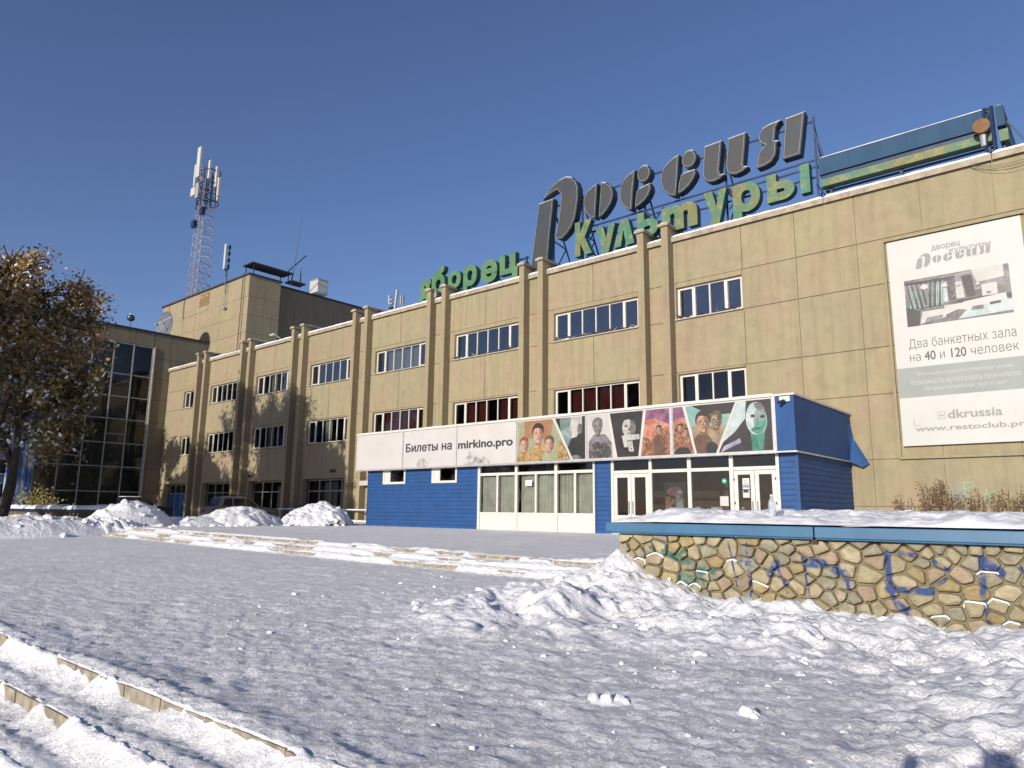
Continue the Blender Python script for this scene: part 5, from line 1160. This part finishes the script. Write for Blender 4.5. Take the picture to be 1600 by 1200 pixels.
lw(MB().box(XL-2.2, XL-2, 17, 30.7, -1.3, WT-.2).box(XL-2.2, XL-.1, 18, 26.4, 7.1, 7.3).box(XL-2.2, XL-.1, 18, 26.4, 11.0, 11.2).box(XL-2.2, XL-.1, 18, 26.4, 3.1, 3.3).obj('interior_wall', simple('wing_interior', (.17, .155, .13), .9), wg))
ff = simple('dull_steel_frame', (.30, .30, .29), .5, .2)
f_ = MB()
fm = []
for i, y in enumerate(GY): lw(MB().box(XL-.12, XL-.0, y-.05, y+.05, GZ[0]-.06, GZ[-1]+.06).obj('glazing_bar', ff, wg))
lw(MB().box(XL-.06, XL+.10, GY[-1]+.06, GY[-1]+.17, GZ[0], GZ[-1]+.06).obj('glazing_edge', M['sill'], wg))
for i in range(len(GY)-1):
    for j in range(len(GZ)-1):
        off_ = .35 if (i+j) % 3 == 0 and j < 5 else 0
        a, b, z0, z1 = GY[i]+.05, GY[i+1]-.05, GZ[j]+.04, GZ[j+1]-.04
        lw(MB().poly([(XL-.06+random.uniform(-.01, .01), a, z0), (XL-.06, b, z0), (XL-.06+random.uniform(-.012, .012), b, z1), (XL-.06, a, z1)]).obj('pane', M['glass_wing'], wg))
        lw(MB().box(XL-.10, XL-.02, a, b, z1, z1+.08).obj('glazing_bar', ff, wg))
        if off_ and i % 2: lw(MB().box(XL-.09, XL-.03, a, b, z0+off_*2, z0+off_*2+.06).obj('glazing_bar', ff, wg))
# rooftop dish and lamp on the wing
dsh = thing('satellite_dish', 'big grey satellite dish on the wing roof in front of the tall block', 'satellite dish', (-71.0, 30.4, WT+.1)); dsh.rotation_euler = (0, 0, R(9))
V = []; F = []; n = 28
for i, r_ in enumerate((0.02, .5, 1.0, 1.45, 1.72)):
    for k in range(n): a = 6.2832*k/n; V.append((.78*r_*math.cos(a), -.42-.10*r_*r_, 2.45+.80*r_*math.sin(a)))
F = [(i*n+k, i*n+(k+1) % n, (i+1)*n+(k+1) % n, (i+1)*n+k) for i in range(4) for k in range(n)]
link('reflector', mesh('reflector', V, F, simple('dish_grey', (.11, .125, .155), .6), smooth=True), dsh)
b = MB()
for a in (0.6, 2.5, 4.7): b.bar((1.2*math.cos(a), -.65, 2.45+1.25*math.sin(a)), (0, -1.6, 2.3), .03, n=4)
b.bar((0, -1.7, 2.28), (0, -1.4, 2.32), .12, .09, 8).bar((0, -.35, 2.3), (0, .3, 0), .09, n=6).bar((-.8, .5, 0), (0, 0, 1.6), .05, n=4).bar((.8, .5, 0), (0, 0, 1.6), .05, n=4)
b.obj('feed_arm', M['galv'], dsh)
rl2 = thing('roof_lamp', 'small round dark lamp on a post on the wing roof near the tree', 'lamp', (XL-.6, 24.3, WT+.1))
MB().bar((0, 0, 0), (0, 0, .75), .035, n=6).obj('post', M['steel'], rl2)
V = []; F = []; n = 14
for i in range(9):
    t = math.pi*i/8
    for k in range(n): a = 6.2832*k/n; V.append((.34*math.sin(t)*math.cos(a), .34*math.sin(t)*math.sin(a), .98+.30*math.cos(t)))
F = [(i*n+k, i*n+(k+1) % n, (i+1)*n+(k+1) % n, (i+1)*n+k) for i in range(8) for k in range(n)]
link('globe', mesh('globe', V, F, simple('dark_blue_globe', (.03, .05, .10), .15), smooth=True), rl2); MB().box(-.12, .12, -.12, .12, 1.27, 1.33).obj('snow_cap', M['snow_clean'], rl2)

# bluish glass-fronted block further left, behind the tree
bu = thing('blue_annex_building', 'bluish painted building with white-framed windows behind the tree at the left edge', 'building', (XL+.4, 14, 0))
MB().box(-12, 0, -9, 2.7, -1.3, 9.6).obj('wall', simple('pale_blue_plaster', (.10, .135, .20), .85, 0, .3, .6), bu)
MB().box(-12, .12, -9.1, 2.8, 9.6, 9.8).obj('roof', M['tar'], bu)
for y0 in (-8, -5, -2, .2):
    for z0 in (.55, 2.35, 4.6, 6.9):
        w_ = 2.2
        f_ = MB()
        for q in range(4): f_.box(0, .06, y0+w_*q/3-.04, y0+w_*q/3+.04, z0, z0+1.1)
        f_.box(0, .05, y0, y0+w_, z0-.05, z0+.03).box(0, .05, y0, y0+w_, z0+1.08, z0+1.15)
        W = f_.obj('window', simple('pale_blue_frame', (.30, .36, .46), .5) if 'pale_blue_frame' not in bpy.data.materials else bpy.data.materials['pale_blue_frame'], bu)
        MB().poly([(.02, y0, z0), (.02, y0+w_, z0), (.02, y0+w_, z0+1.1), (.02, y0, z0+1.1)]).obj('pane', M['glass_dark'], W)
pyl = thing('blue_pylon', 'tall blue and white painted pylon between the blue building and the wing', 'pylon', (XL+1.2, 17.1, -1.3))
x = N('blue_white_streaks'); co = x.coord('World', (1, 3.5, .5)); a = x.noise(co, 1.1, 4, .6); c = x.ramp(a, [(.38, (.02, .06, .22)), (.5, (.07, .14, .30)), (.58, (.30, .36, .48))]); x.bsdf(c, .7)
MB().box(-.5, 0, -.9, .7, 0, 8.6).obj('panel', x.m, pyl); MB().box(-.7, -.5, -.8, .6, 0, 8.4).obj('backing', M['steel'], pyl)

# ---------------------------------------------------------------- tall rear block (fly tower)
ft = thing('fly_tower', 'tall windowless tan block rising behind the left end of the hall', 'building', (-70, 34, 0))
def lf(o): o.location = (70, -34, 0); return o
FX0, FX1, FZ = -82.0, -63.1, 22.45
lf(MB().box(FX0+.05, FX1-.05, 34.06, 37.4, 8, FZ).box(FX0+.05, FX1-1.25, 37.4, 52, 8, FZ).obj('wall', M['wall'], ft))
FM = {}
def fp_(x0, x1, z0, z1, side=None):
    k = (round(x1-x0, 2), round(z1-z0, 2), side)
    if k not in FM: FM[k] = (MB().box(.012, x1-x0-.012, 0, .06, .012, z1-z0-.012) if not side else MB().box(-.05, .01, .012, x1-x0-.012, .012, z1-z0-.012)).mesh('wall_panel', M['wall'] if side != 2 else M['wall_shaded'])
    link('wall_panel', FM[k], ft, loc=(x0+70, random.uniform(-.01, .01), z0) if not side else ((FX1 if side == 1 else FX1-1.22)+70, x0-34, z0))
zf = [9.5, 11.3, 13.1, 14.9, 16.7, 18.5, 20.3, FZ]
for j in range(7):
    for i in range(7):
        x0 = FX0+2.7*i; fp_(x0, x0+2.7, zf[j], zf[j+1])
    fp_(34, 35.7, zf[j], zf[j+1], 1); fp_(35.7, 37.4, zf[j], zf[j+1], 1)
lf(MB().box(FX1-1.25, FX1-1.18, 37.42, 52, 9, FZ-.05).obj('rendered_side_wall', M['wall_shaded'], ft))  # recessed side, its shade painted in by the darker plaster
lf(MB().box(FX0-.15, FX1+.12, 33.85, 37.5, FZ, FZ+.16).box(FX0-.15, FX1-1.1, 37.5, 52.2, FZ, FZ+.16).obj('roof_edge', M['tar'], ft))
brk = simple('brown_exposed_brick', (.22, .15, .07), .9, 0, .4, 6)
for i in range(4):
    for j in range(7):
        if random.random() < .85: lf(MB().box(-73.2+i*.53+(j % 2)*.12, -73.2+i*.53+.47+(j % 2)*.12, 33.97, 34.0, 20.9+j*.2, 20.9+j*.2+.17).obj('brick', brk, ft))
stn = simple('tar_stain', (.07, .065, .05), .9)
for x_, l_ in ((-80.4, 2.2), (-76.9, 2.6), (-76.7, 2.2)): lf(MB().box(x_, x_+.09, 33.98, 33.995, FZ-l_, FZ).obj('stain', stn, ft))
lf(MB().bar((-64.2, 33.9, FZ+.3), (-64.4, 33.9, 10), .03, n=4).bar((-63.9, 33.95, FZ+.3), (-63.95, 33.95, 12), .02, n=4).obj('cable', M['black'], ft))
lf(MB().bar((-62.7, 29.5, 14.9), (-66.6, 34, 13.9), .01, n=3).obj('cable', M['black'], ft)) if False else None
av = thing('vent_arch', 'small arched hood low on the tall block just above the hall roof edge', 'vent', (-66.2, 33.9, 13.3)); MB().prism([(0, 0), (1.0, 0), (1.0, .5), (.8, .85), (.5, 1.0), (.2, .85), (0, .5)], -.3, 0).obj('hood', M['rust'], av)
cn = thing('roof_canopy', 'flat dark sheet canopy on the corner of the tall block roof', 'roof canopy', (-63.5, 35.5, FZ+.15))
MB().box(-1.2, .7, -1.5, 3.0, 1.0, 1.12).obj('canopy_sheet', M['tar'], cn)
b = MB()
for p in ((-1, -1.2), (.5, -1.2), (-1, 2.6), (.5, 2.6)): b.bar((p[0], p[1], 0), (p[0], p[1], 1.0), .05, n=4)
b.obj('post', M['steel'], cn, kind='stuff'); MB().box(-.6, .6, 2.9, 4.6, .25, .4).obj('lower_sheet', M['tar'], cn)
an = thing('whip_antenna', 'tall thin leaning mast on the tall block roof', 'antenna', (-63.3, 38.6, FZ))
MB().bar((0, 0, 0), (.35, 0, 1.6), .07, n=5).bar((.35, 0, 1.6), (1.3, 0, 7.0), .05, .02, 5).bar((-1.3, 0, 1.5), (2.0, .3, 2.9), .06, n=5).bar((0, 0, .6), (.9, .5, .6), .03, n=4).bar((.9, .5, 0), (.9, .5, 1.8), .03, n=4).bar((.2, 1, 0), (.2, 1, 1.6), .03, n=4).obj('mast', M['steel'], an)
vb = thing('vent_box', 'white square ventilation box on the tall block roof', 'vent box', (-64.3, 42.6, FZ+.16))
bevel(MB().box(-.75, .75, -.65, .65, 0, 1.55).obj('body', M['paper'], vb), .03); MB().box(-.8, .8, -.7, .7, 1.55, 1.63).obj('lid', M['galv'], vb)
def panel_antenna(label, x, y, z, s_=1.0, poles=1, grp='mobile antennas'):
    t = thing('antenna', label, 'antenna', (x, y, z), group=None)
    bevel(MB().box(-.17*s_, .17*s_, -.35*s_, -.18*s_, 1.2*s_, 4.1*s_).obj('panel', M['paper'], t), .03)
    b = MB(); b.bar((.25*s_, 0, -1.6*s_), (.25*s_, 0, 4.0*s_), .05*s_, n=6)
    for z_ in (1.5, 2.2, 3.0, 3.7): b.bar((0, -.2*s_, z_*s_), (.25*s_, 0, z_*s_), .04*s_, n=4); b.box(.3*s_, .48*s_, -.1*s_, .1*s_, (z_-.25)*s_, (z_+.2)*s_)
    b.bar((-.1*s_, 0, 1.2*s_), (.6*s_, 0, 1.2*s_), .16*s_, .05, 8).bar((-.1*s_, 0, 1.1*s_), (.25*s_, 0, -.1*s_), .04*s_, n=4)
    b.obj('mount', M['steel'], t); MB().bar((.0, 0, -3.2*s_), (.0, 0, .0), .03*s_, n=4).bar((.25*s_, 0, -3.2*s_), (.25*s_, 0, 0), .03*s_, n=4).box(-.15*s_, .4*s_, -.1, .1, -3.3*s_, -3.1*s_).obj('bracket', M['galv'], t)
    return t
panel_antenna('white panel antenna on a bracket at the front edge of the tall block roof', -67.45, 33.75, FZ+.25, .92)
# street lamp seen above the hall roof, loudspeaker between pillars
sl = thing('roof_lamp', 'cobra-head lamp on a curved arm above the hall roof edge', 'lamp', (-49.2, 29.6, 11.95))
MB().bar((0, 0, 0), (0, 0, .75), .045, n=6).bar((0, 0, .75), (-.35, 0, 1.25), .04, n=6).bar((-.35, 0, 1.25), (-1.1, 0, 1.62), .035, n=6).bar((.15, 0, .4), (.4, 0, .8), .03, n=4).obj('arm', M['galv'], sl)
bevel(MB().box(-1.75, -1.1, -.13, .13, 1.58, 1.74).obj('lamp_head', M['paper'], sl), .04)
hs_ = thing('loudspeaker', 'grey horn loudspeaker between the paired pillars under the green word', 'loudspeaker', (-29.95, 28.1, 12.15))
b = MB(); b.bar((0, 0, 0), (0, 0, .5), .05, n=6); b.bar((0, -.05, .42), (0, -.5, .34), .07, .27, 12); b.bar((0, .2, .44), (0, -.05, .42), .11, .08, 8); b.obj('horn', M['galv'], hs_)
MB().bar((0, -.2, .38), (0, -.52, .335), .03, .09, 8).obj('horn_core', M['black'], hs_)

# ---------------------------------------------------------------- lattice mast and far antennas
lm = thing('lattice_mast', 'tall grey and red lattice telecom mast crowded with antennas behind the block', 'telecom mast', (-173.5, 80, -1.3))
b = [MB(), MB()]; H = 88; 
def wd(z): return 4.1-2.2*z/H
for i in range(34):
    z0, z1 = H*i/34, H*(i+1)/34; w0, w1 = wd(z0), wd(z1); mi = b[(i//4) % 2]
    c0 = [(-w0, -w0*.6), (w0, -w0*.6), (0, w0)]; c1 = [(-w1, -w1*.6), (w1, -w1*.6), (0, w1)]
    for k in range(3):
        j = (k+1) % 3
        mi.bar((*c0[k], z0), (*c1[k], z1), .11, n=4); mi.bar((*c0[k], z0), (*c1[j], z1), .055, n=4); mi.bar((*c1[k], z1), (*c1[j], z1), .09, n=4); mi.bar((*c0[j], z0), (*c1[k], z1), .07, n=4)
    mi.bar((w0*.35, -w0*.7, z0), (w1*.35, -w1*.7, z1), .13, n=4)
b[0].obj('lattice', M['galv'], lm, kind='stuff'); b[1].obj('lattice', M['mastred'], lm, kind='stuff')
def ap(x0, z0, w_, h_, y0=-2.6, m=M['paper']):
    x0 *= .72; return MB().box(x0, x0+w_, y0, y0+.5, z0, z0+h_).obj('antenna_panel', m, lm)
ap(-.6, 84.5, 1.7, 8.2, -3.2); ap(-3.8, 83, .8, 6.0); ap(-5.2, 80.5, 2.3, 2.2); ap(3.4, 84, .9, 5.0, -1.5); ap(4.7, 82, .9, 5.5, 0); ap(5.6, 79.5, .8, 5, .5); ap(2.6, 79, 1.2, 3.5, 1.5); ap(-2.2, 79.5, 1.6, 4, -2.4, M['galv'])
g2 = MB()
for z in (78.2, 80, 83, 86.5):
    for k in range(12): a0, a1 = k*.5236, (k+1)*.5236; g2.bar((.9+3.0*math.cos(a0), 2.4*math.sin(a0), z), (.9+3.0*math.cos(a1), 2.4*math.sin(a1), z), .14, n=4)
for k in range(9): x_ = -2.2+k*.75; g2.bar((x_, -1.5+(k % 3), 77), (x_, -1.5+(k % 3), 84+random.random()*6), .12, n=4)
g2.obj('platform', M['steel'], lm, kind='stuff')
for i, (x_, z_) in enumerate(((3.0, 74), (-1, 71.5))): MB().box(x_-.8, x_+.8, -2.6, -1.8, z_, z_+1.8).obj('equipment_box', M['steel'], lm)
def small_ant(label, x, z0, h_, w_, m, lean=0):
    t = thing('antenna', label, 'antenna', (x, 80, 30), group=None)
    MB().bar((0, 0, 0), (lean, 0, z0-30+h_), w_*.35, n=5).obj('mast', m, t); return t
t = small_ant('white slanted panel antenna between two cluttered masts above the hall roof', -96.5, 35.2, 3.6, .2, M['galv']); MB().prism([(-.15, 5.2), (.15, 5.2), (.55, 8.8), (.25, 8.8)], -.3, .1).obj('panel', M['paper'], t)
t = small_ant('left cluttered antenna mast above the hall roof beside the green word', -97.8, 34.5, 3.6, .3, M['steel'])
for z_ in (5.0, 5.6, 6.4, 7.1): MB().box(-.45, .45, -.2, .2, z_, z_+.28).obj('equipment_box', M['steel'] if z_ < 6 else M['galv'], t)
MB().box(-.5, -.25, -.3, 0, 6.6, 8.1).obj('panel', M['paper'], t)
t = small_ant('right short antenna mast above the hall roof beside the green word', -94.6, 34.5, 2.9, .3, M['mastred'])
MB().box(-.45, -.2, -.3, 0, 5.8, 7.4).obj('panel', M['galv'], t); MB().box(.15, .4, -.3, 0, 5.6, 7.5).obj('panel', M['mastred'], t)

# ---------------------------------------------------------------- low wall at the left, cars, trees
lp = thing('planter_wall', 'long low planter wall capped with thick snow at the left edge', 'low wall', (0, 14, 0))
MB().box(-75, -38.6, 0, .5, -1.3, -.28).obj('wall', M['joint'], lp); MB().box(-75.2, -38.4, -.15, .65, -.28, -.14).obj('cap', M['steel'], lp)
snowcap(-75.2, -38.4, -.15, .65, -.14, .22, parent=lp, off=0, seed=12, dx=.3); MB().box(-75, -38.8, .66, 2.2, -1.0, -.05).obj('bed_snow', M['snow_clean'], lp)

def car(label, x, y, zg, L, H, paint, rack=False, group='cars parked nose to the hall'):
    t = thing('parked_car', label, 'car', (x, y, zg), 0, group)     # length along +y, front at +y; side towards +x
    Wd = .81; k = L/4.2
    low = [(0, .28), (0, .75), (.05, .86), (1.15*k, .90), (2.9*k, .91), (L-.12, .80), (L, .70), (L, .30), (L-.35, .22), (.3, .22)]
    def loft(poly, w0, w1, name, mat, par, inset_top=None, bev=.05):
        b = MB(); n = len(poly); zmx = max(p[1] for p in poly); zmn = min(p[1] for p in poly)
        for s_ in (-1, 1):
            for (yy, z) in poly: b.V.append((s_*(w0+(w1-w0)*(z-zmn)/(zmx-zmn)), yy, z))
        b.F += [tuple(range(n)), tuple(reversed(range(n, 2*n)))]+[(i, n+i, n+(i+1) % n, (i+1) % n) for i in range(n)]; b.M = [0]*len(b.F)
        o = b.obj(name, mat, par); bevel(o, bev, 2); return o
    B = loft(low, Wd, Wd-.03, 'body', paint, t)
    zt = H
    cab = [(.22*k if rack else .75*k, .88), (.50*k if rack else 1.05*k, zt-.03), (.62*k if rack else 1.2*k, zt), (2.1*k, zt), (2.25*k, zt-.03), (2.95*k, .88)]
    loft(cab, Wd-.06, Wd-.20, 'cabin', paint, t, bev=.03)
    gm_ = M['glass_car']
    ys_ = [.45*k, 1.15*k, 1.95*k, 2.75*k] if rack else [1.0*k, 1.9*k, 2.75*k]
    for s_ in (-1, 1):
        for i in range(len(ys_)-1):
            a, c = ys_[i]+.05, ys_[i+1]-.05; z0, z1 = .93, zt-.09
            xa = s_*(Wd-.06-.14*(z0-.88)/(zt-.88)+.008); xb = s_*(Wd-.06-.14*(z1-.88)/(zt-.88)+.008)
            sl_ = .42*k if i == len(ys_)-2 else 0; sr = .16 if i == 0 else 0
            MB().poly([(xa, a, z0), (xa, c, z0), (xb, c-sl_, z1), (xb, a+sr, z1)]).obj('side_window', gm_, t)
    w_ = Wd-.14
    MB().poly([(-w_, 2.93*k, .93), (w_, 2.93*k, .93), (w_-.1, 2.33*k, zt-.07), (-w_+.1, 2.33*k, zt-.07)]).obj('windscreen', gm_, t)
    MB().poly([(w_, cab[0][0]-.01, .93), (-w_, cab[0][0]-.01, .93), (-w_+.1, cab[1][0]-.03, zt-.07), (w_-.1, cab[1][0]-.03, zt-.07)]).obj('rear_window', gm_, t)
    for yy in (.78*k, 3.38*k):
        for s_ in (-1, 1):
            W = MB().bar((s_*(Wd-.17), yy, .29), (s_*(Wd+.01), yy, .29), .30, n=18).obj('wheel', M['rubber'], t); MB().bar((s_*(Wd+.0), yy, .29), (s_*(Wd+.02), yy, .29), .17, n=12).obj('rim', M['galv'], W)
    for s_ in (-1, 1): MB().box(s_*.55-.14, s_*.55+.14, L-.02, L+.02, .52, .68).obj('headlight', M['galv'], t); MB().box(s_*.6-.12, s_*.6+.12, -.02, .02, .55, .72).obj('tail_light', M['print_dark'], t)
    MB().box(-Wd+.02, Wd-.02, -.08, 0, .35, .48).box(-Wd+.02, Wd-.02, L, L+.08, .35, .48).obj('bumper', M['galv'], t)
    if rack:
        b = MB()
        for yy in (.7, 1.3, 1.9): b.bar((-.6, yy, zt+.05), (.6, yy, zt+.05), .02, n=4)
        b.bar((-.6, .5, zt+.09), (-.6, 2.2, zt+.09), .02, n=4).bar((.6, .5, zt+.09), (.6, 2.2, zt+.09), .02, n=4); b.obj('roof_rack', M['black'], t)
    snowcap(-.5, .5, .9*k, 2.1*k, zt, .05, parent=t, off=0, seed=3)
    return t
M['glass_car'] = simple('car_glass', (.012, .014, .016), .05, 0, .1)
car('dark blue-black saloon car half hidden by the snow berm at the left', -53.7, 19.8, -.75, 4.25, 1.47, simple('dark_car_paint', (.012, .014, .022), .3, .2, .2))
car('pale beige estate car with a roof rack behind the broad snow pile', -42.3, 21.3, -.78, 4.3, 1.46, simple('pale_beige_car_paint', (.22, .19, .145), .4, .1, .15), True)

barkm = simple('dark_bark', (.05, .04, .032), .95, 0, .4, 5, .5, .02)
LM = [tree_leaf_mat('leaf_brown_green', [(.10, .10, .045), (.17, .13, .055), (.24, .155, .06)]), tree_leaf_mat('leaf_orange_brown', [(.24, .14, .045), (.32, .19, .06), (.17, .12, .045)]), M['snow']]
def tree(label, x, y, z, H, spread, seed, leaves, trunk_r, lean=(0, 0), fork=.28, mixc=(.62, .30, .08), leafsize=.13, droop=.5, narrow=False, lab2='tree'):
    rnd = random.Random(seed); t = thing('leafy_tree', label, 'tree', (x, y, z)); tb = MB(); sn_ = MB(); tips = []
    def grow(p, d, L, r_, lev):
        segs = 4 if lev < 2 else 3; q = p
        for i in range(segs):
            d = (d+Vector((rnd.gauss(0, .11), rnd.gauss(0, .11), rnd.gauss(0, .05)-(.05*droop if lev > 2 else 0)))).normalized()
            n_ = q+d*L/segs; tb.bar(q, n_, r_*(1-.3*i/segs), r_*(1-.3*(i+1)/segs), 7 if lev < 2 else (5 if lev < 4 else 3))
            if lev in (1, 2, 3) and abs(d.z) < .86 and rnd.random() < .75: o_ = Vector((0, 0, r_*.62)); sn_.bar(q+o_, n_+o_, r_*.62, n=5)
            if lev >= 2: tips.append((n_.copy(), lev))
            q = n_
        if lev < 5:
            for k in range(rnd.choice((2, 3, 3)) if lev < 4 else 3):
                a = rnd.uniform(0, 6.28); s_ = rnd.uniform(.45, .95)*(.35 if narrow else 1); u = d.orthogonal().normalized(); v = d.cross(u)
                nd = (d+(u*math.cos(a)+v*math.sin(a))*s_*spread+Vector((0, 0, .12 if lev < 3 else -.25*droop))).normalized()
                grow(q, nd, L*rnd.uniform(.66, .82), r_*.62, lev+1)
            if lev in (1, 2, 3):
                a = rnd.uniform(0, 6.28); u = d.orthogonal().normalized(); v = d.cross(u); grow(p+(q-p)*.55, (d*.4+(u*math.cos(a)+v*math.sin(a))*(.3 if narrow else .9)).normalized(), L*.6, r_*.45, lev+2)
    grow(Vector((0, 0, -.3)), Vector((lean[0], lean[1], 1)).normalized(), H*fork, trunk_r, 0)
    tb.obj('trunk', barkm, t)
    if sn_.V: sn_.obj('limb_snow', M['snow_clean'], t, kind='stuff')
    r_ = np.random.default_rng(seed); T = np.array([tuple(p) for p, l in tips if l >= 4]); idx = r_.integers(0, len(T), leaves)
    C = T[idx]+r_.normal(0, .30*H/16, (leaves, 3)); C[:, 2] -= r_.exponential(.35*droop, leaves)*H/16
    clump = fbm(C[:, 0]*.5+C[:, 2]*.4+seed, C[:, 1]*.5-C[:, 2]*.3, 3); keep = clump > .475; C = C[keep]; n = len(C)
    u = r_.normal(size=(n, 3)); u /= np.linalg.norm(u, axis=1)[:, None]; v = np.cross(u, r_.normal(size=(n, 3))); v /= np.linalg.norm(v, axis=1)[:, None]
    s_ = (leafsize*r_.uniform(.5, 1.3, n))[:, None]
    V = np.stack([C-u*s_, C+v*s_*.6, C+u*s_, C-v*s_*.6], 1).reshape(-1, 3)
    m = bpy.data.meshes.new('leaf'); m.vertices.add(len(V)); m.vertices.foreach_set('co', V.astype(np.float32).ravel()); m.loops.add(len(V)); m.loops.foreach_set('vertex_index', np.arange(len(V), dtype=np.int32))
    m.polygons.add(n); m.polygons.foreach_set('loop_start', np.arange(0, 4*n, 4, dtype=np.int32)); m.polygons.foreach_set('loop_total', np.full(n, 4, np.int32))
    for k in LM: m.materials.append(k)
    region = fbm(C[:, 0]*.22+5+seed, C[:, 2]*.22, 2)+r_.normal(0, .08, n); rr = r_.random(n)
    mi = np.where(rr < mixc[2]*(1+.8*(clump[keep] > .55)), 2, np.where(region > .53, 1, 0)).astype(np.int32)
    m.polygons.foreach_set('material_index', mi); m.update(); m.validate()
    link('leaf', m, t, kind='stuff')
    # snow lying along the thick limbs
    return t
tree('big brown-leaved tree dusted with snow at the left edge of the picture', -40.8, 10.4, -1.0, 14.6, .82, 4, 40000, .30, (.06, 0), .215, leafsize=.12, droop=.9, mixc=(.6, .3, .05))
tree('taller brown tree beside it, mostly outside the left edge of the picture', -46.8, 9.4, -1.0, 19, .6, 23, 20000, .42, (.02, 0), .24, leafsize=.12, droop=.8, mixc=(.6, .3, .05))
tree('tree standing out of the picture to the left, shading the hall front', -45.5, -5, -1.2, 20.5, .75, 9, 40000, .35, leafsize=.22, droop=1.2)
tree('second tree standing out of the picture to the left, shading the hall front', -40.5, -3.5, -1.2, 18.0, .7, 31, 38000, .35, leafsize=.22, droop=1.3)
tree('tree standing out of the picture at the far left, near the wing', -55.0, 0, -1.2, 14.5, .6, 13, 20000, .3, leafsize=.2)
tree('slim pointed tree standing out of the picture at the far left', -60.4, 9.0, -1.2, 14.5, .6, 17, 10000, .22, leafsize=.2, narrow=True)
ys_ = thing('leafy_tree', 'small yellowish bush behind the snow berm near the wing', 'bush', (-52.0, 15.2, -.8))
b = MB(); r_ = random.Random(3)
for i in range(900):
    p = Vector((r_.gauss(0, .8), r_.gauss(0, .5), abs(r_.gauss(.8, .5)))); u = Vector((r_.uniform(-1, 1), r_.uniform(-1, 1), r_.uniform(-1, 1))).normalized()*.09; v = u.orthogonal().normalized()*.06
    b.poly([p-u, p+v, p+u, p-v])
b.obj('leaf', tree_leaf_mat('leaf_yellow', [(.16, .13, .03), (.22, .17, .05), (.12, .09, .03)]), ys_, kind='stuff')
tb = MB()
for i in range(14): tb.bar((r_.uniform(-.3, .3), 0, -.3), (r_.uniform(-1, 1), r_.uniform(-.4, .4), r_.uniform(.8, 1.5)), .02, .01, 4)
tb.obj('stem', barkm, ys_)

# ---------------------------------------------------------------- the photographer, standing behind the camera
def person(x, y, z, h):
    J = dict(pel=(0, 0, .53), ch=(0, .01, .72), nk=(0, .0, .83), hd=(0, .03, .90), tp=(0, .02, .985), hl=(-.055, 0, .50), kl=(-.06, .01, .28), al=(-.065, -.01, .045), tl=(-.07, .10, .02), hr=(.055, 0, .50), kr=(.06, .01, .28), ar=(.065, -.01, .045), tr=(.07, .10, .02),
        sl=(-.115, 0, .80), el=(-.20, .06, .70), wl=(-.12, .20, .86), pl=(-.09, .23, .90), sr=(.115, 0, .80), er=(.17, .08, .69), wr=(.07, .20, .84), pr=(.06, .23, .88))
    E_ = 'pel-ch ch-nk nk-hd hd-tp pel-hl hl-kl kl-al al-tl pel-hr hr-kr kr-ar ar-tr ch-sl sl-el el-wl wl-pl ch-sr sr-er er-wr wr-pr'.split()
    Rd = dict(pel=.085, ch=.095, nk=.035, hd=.055, tp=.04, hl=.06, kl=.042, al=.03, tl=.022, hr=.06, kr=.042, ar=.03, tr=.022, sl=.045, el=.032, wl=.022, pl=.02, sr=.045, er=.032, wr=.022, pr=.02)
    k = list(J); me = bpy.data.meshes.new('person'); me.from_pydata([tuple(c*h for c in J[q]) for q in k], [(k.index(e.split('-')[0]), k.index(e.split('-')[1])) for e in E_], [])
    me.materials.append(simple('dark_coat', (.03, .03, .04), .9)); o = link('person', me, None, 'person in a dark coat holding up a phone, standing behind the camera', 'person', loc=(x, y, z))
    m = o.modifiers.new('skin', 'SKIN'); m.use_smooth_shade = True
    if not me.skin_vertices: o.data.skin_vertices.new() if hasattr(o.data.skin_vertices, 'new') else None
    for i, q in enumerate(k):
        sv = me.skin_vertices[0].data[i]; sv.radius = (Rd[q]*h, Rd[q]*h*.8); sv.use_root = (q == 'pel')
    o.modifiers.new('sub', 'SUBSURF').levels = 2; o.rotation_euler.z = YAW
    return o
try: person(-.02, -.44, -1.72, 1.96)
except Exception as ex: print('person', ex)
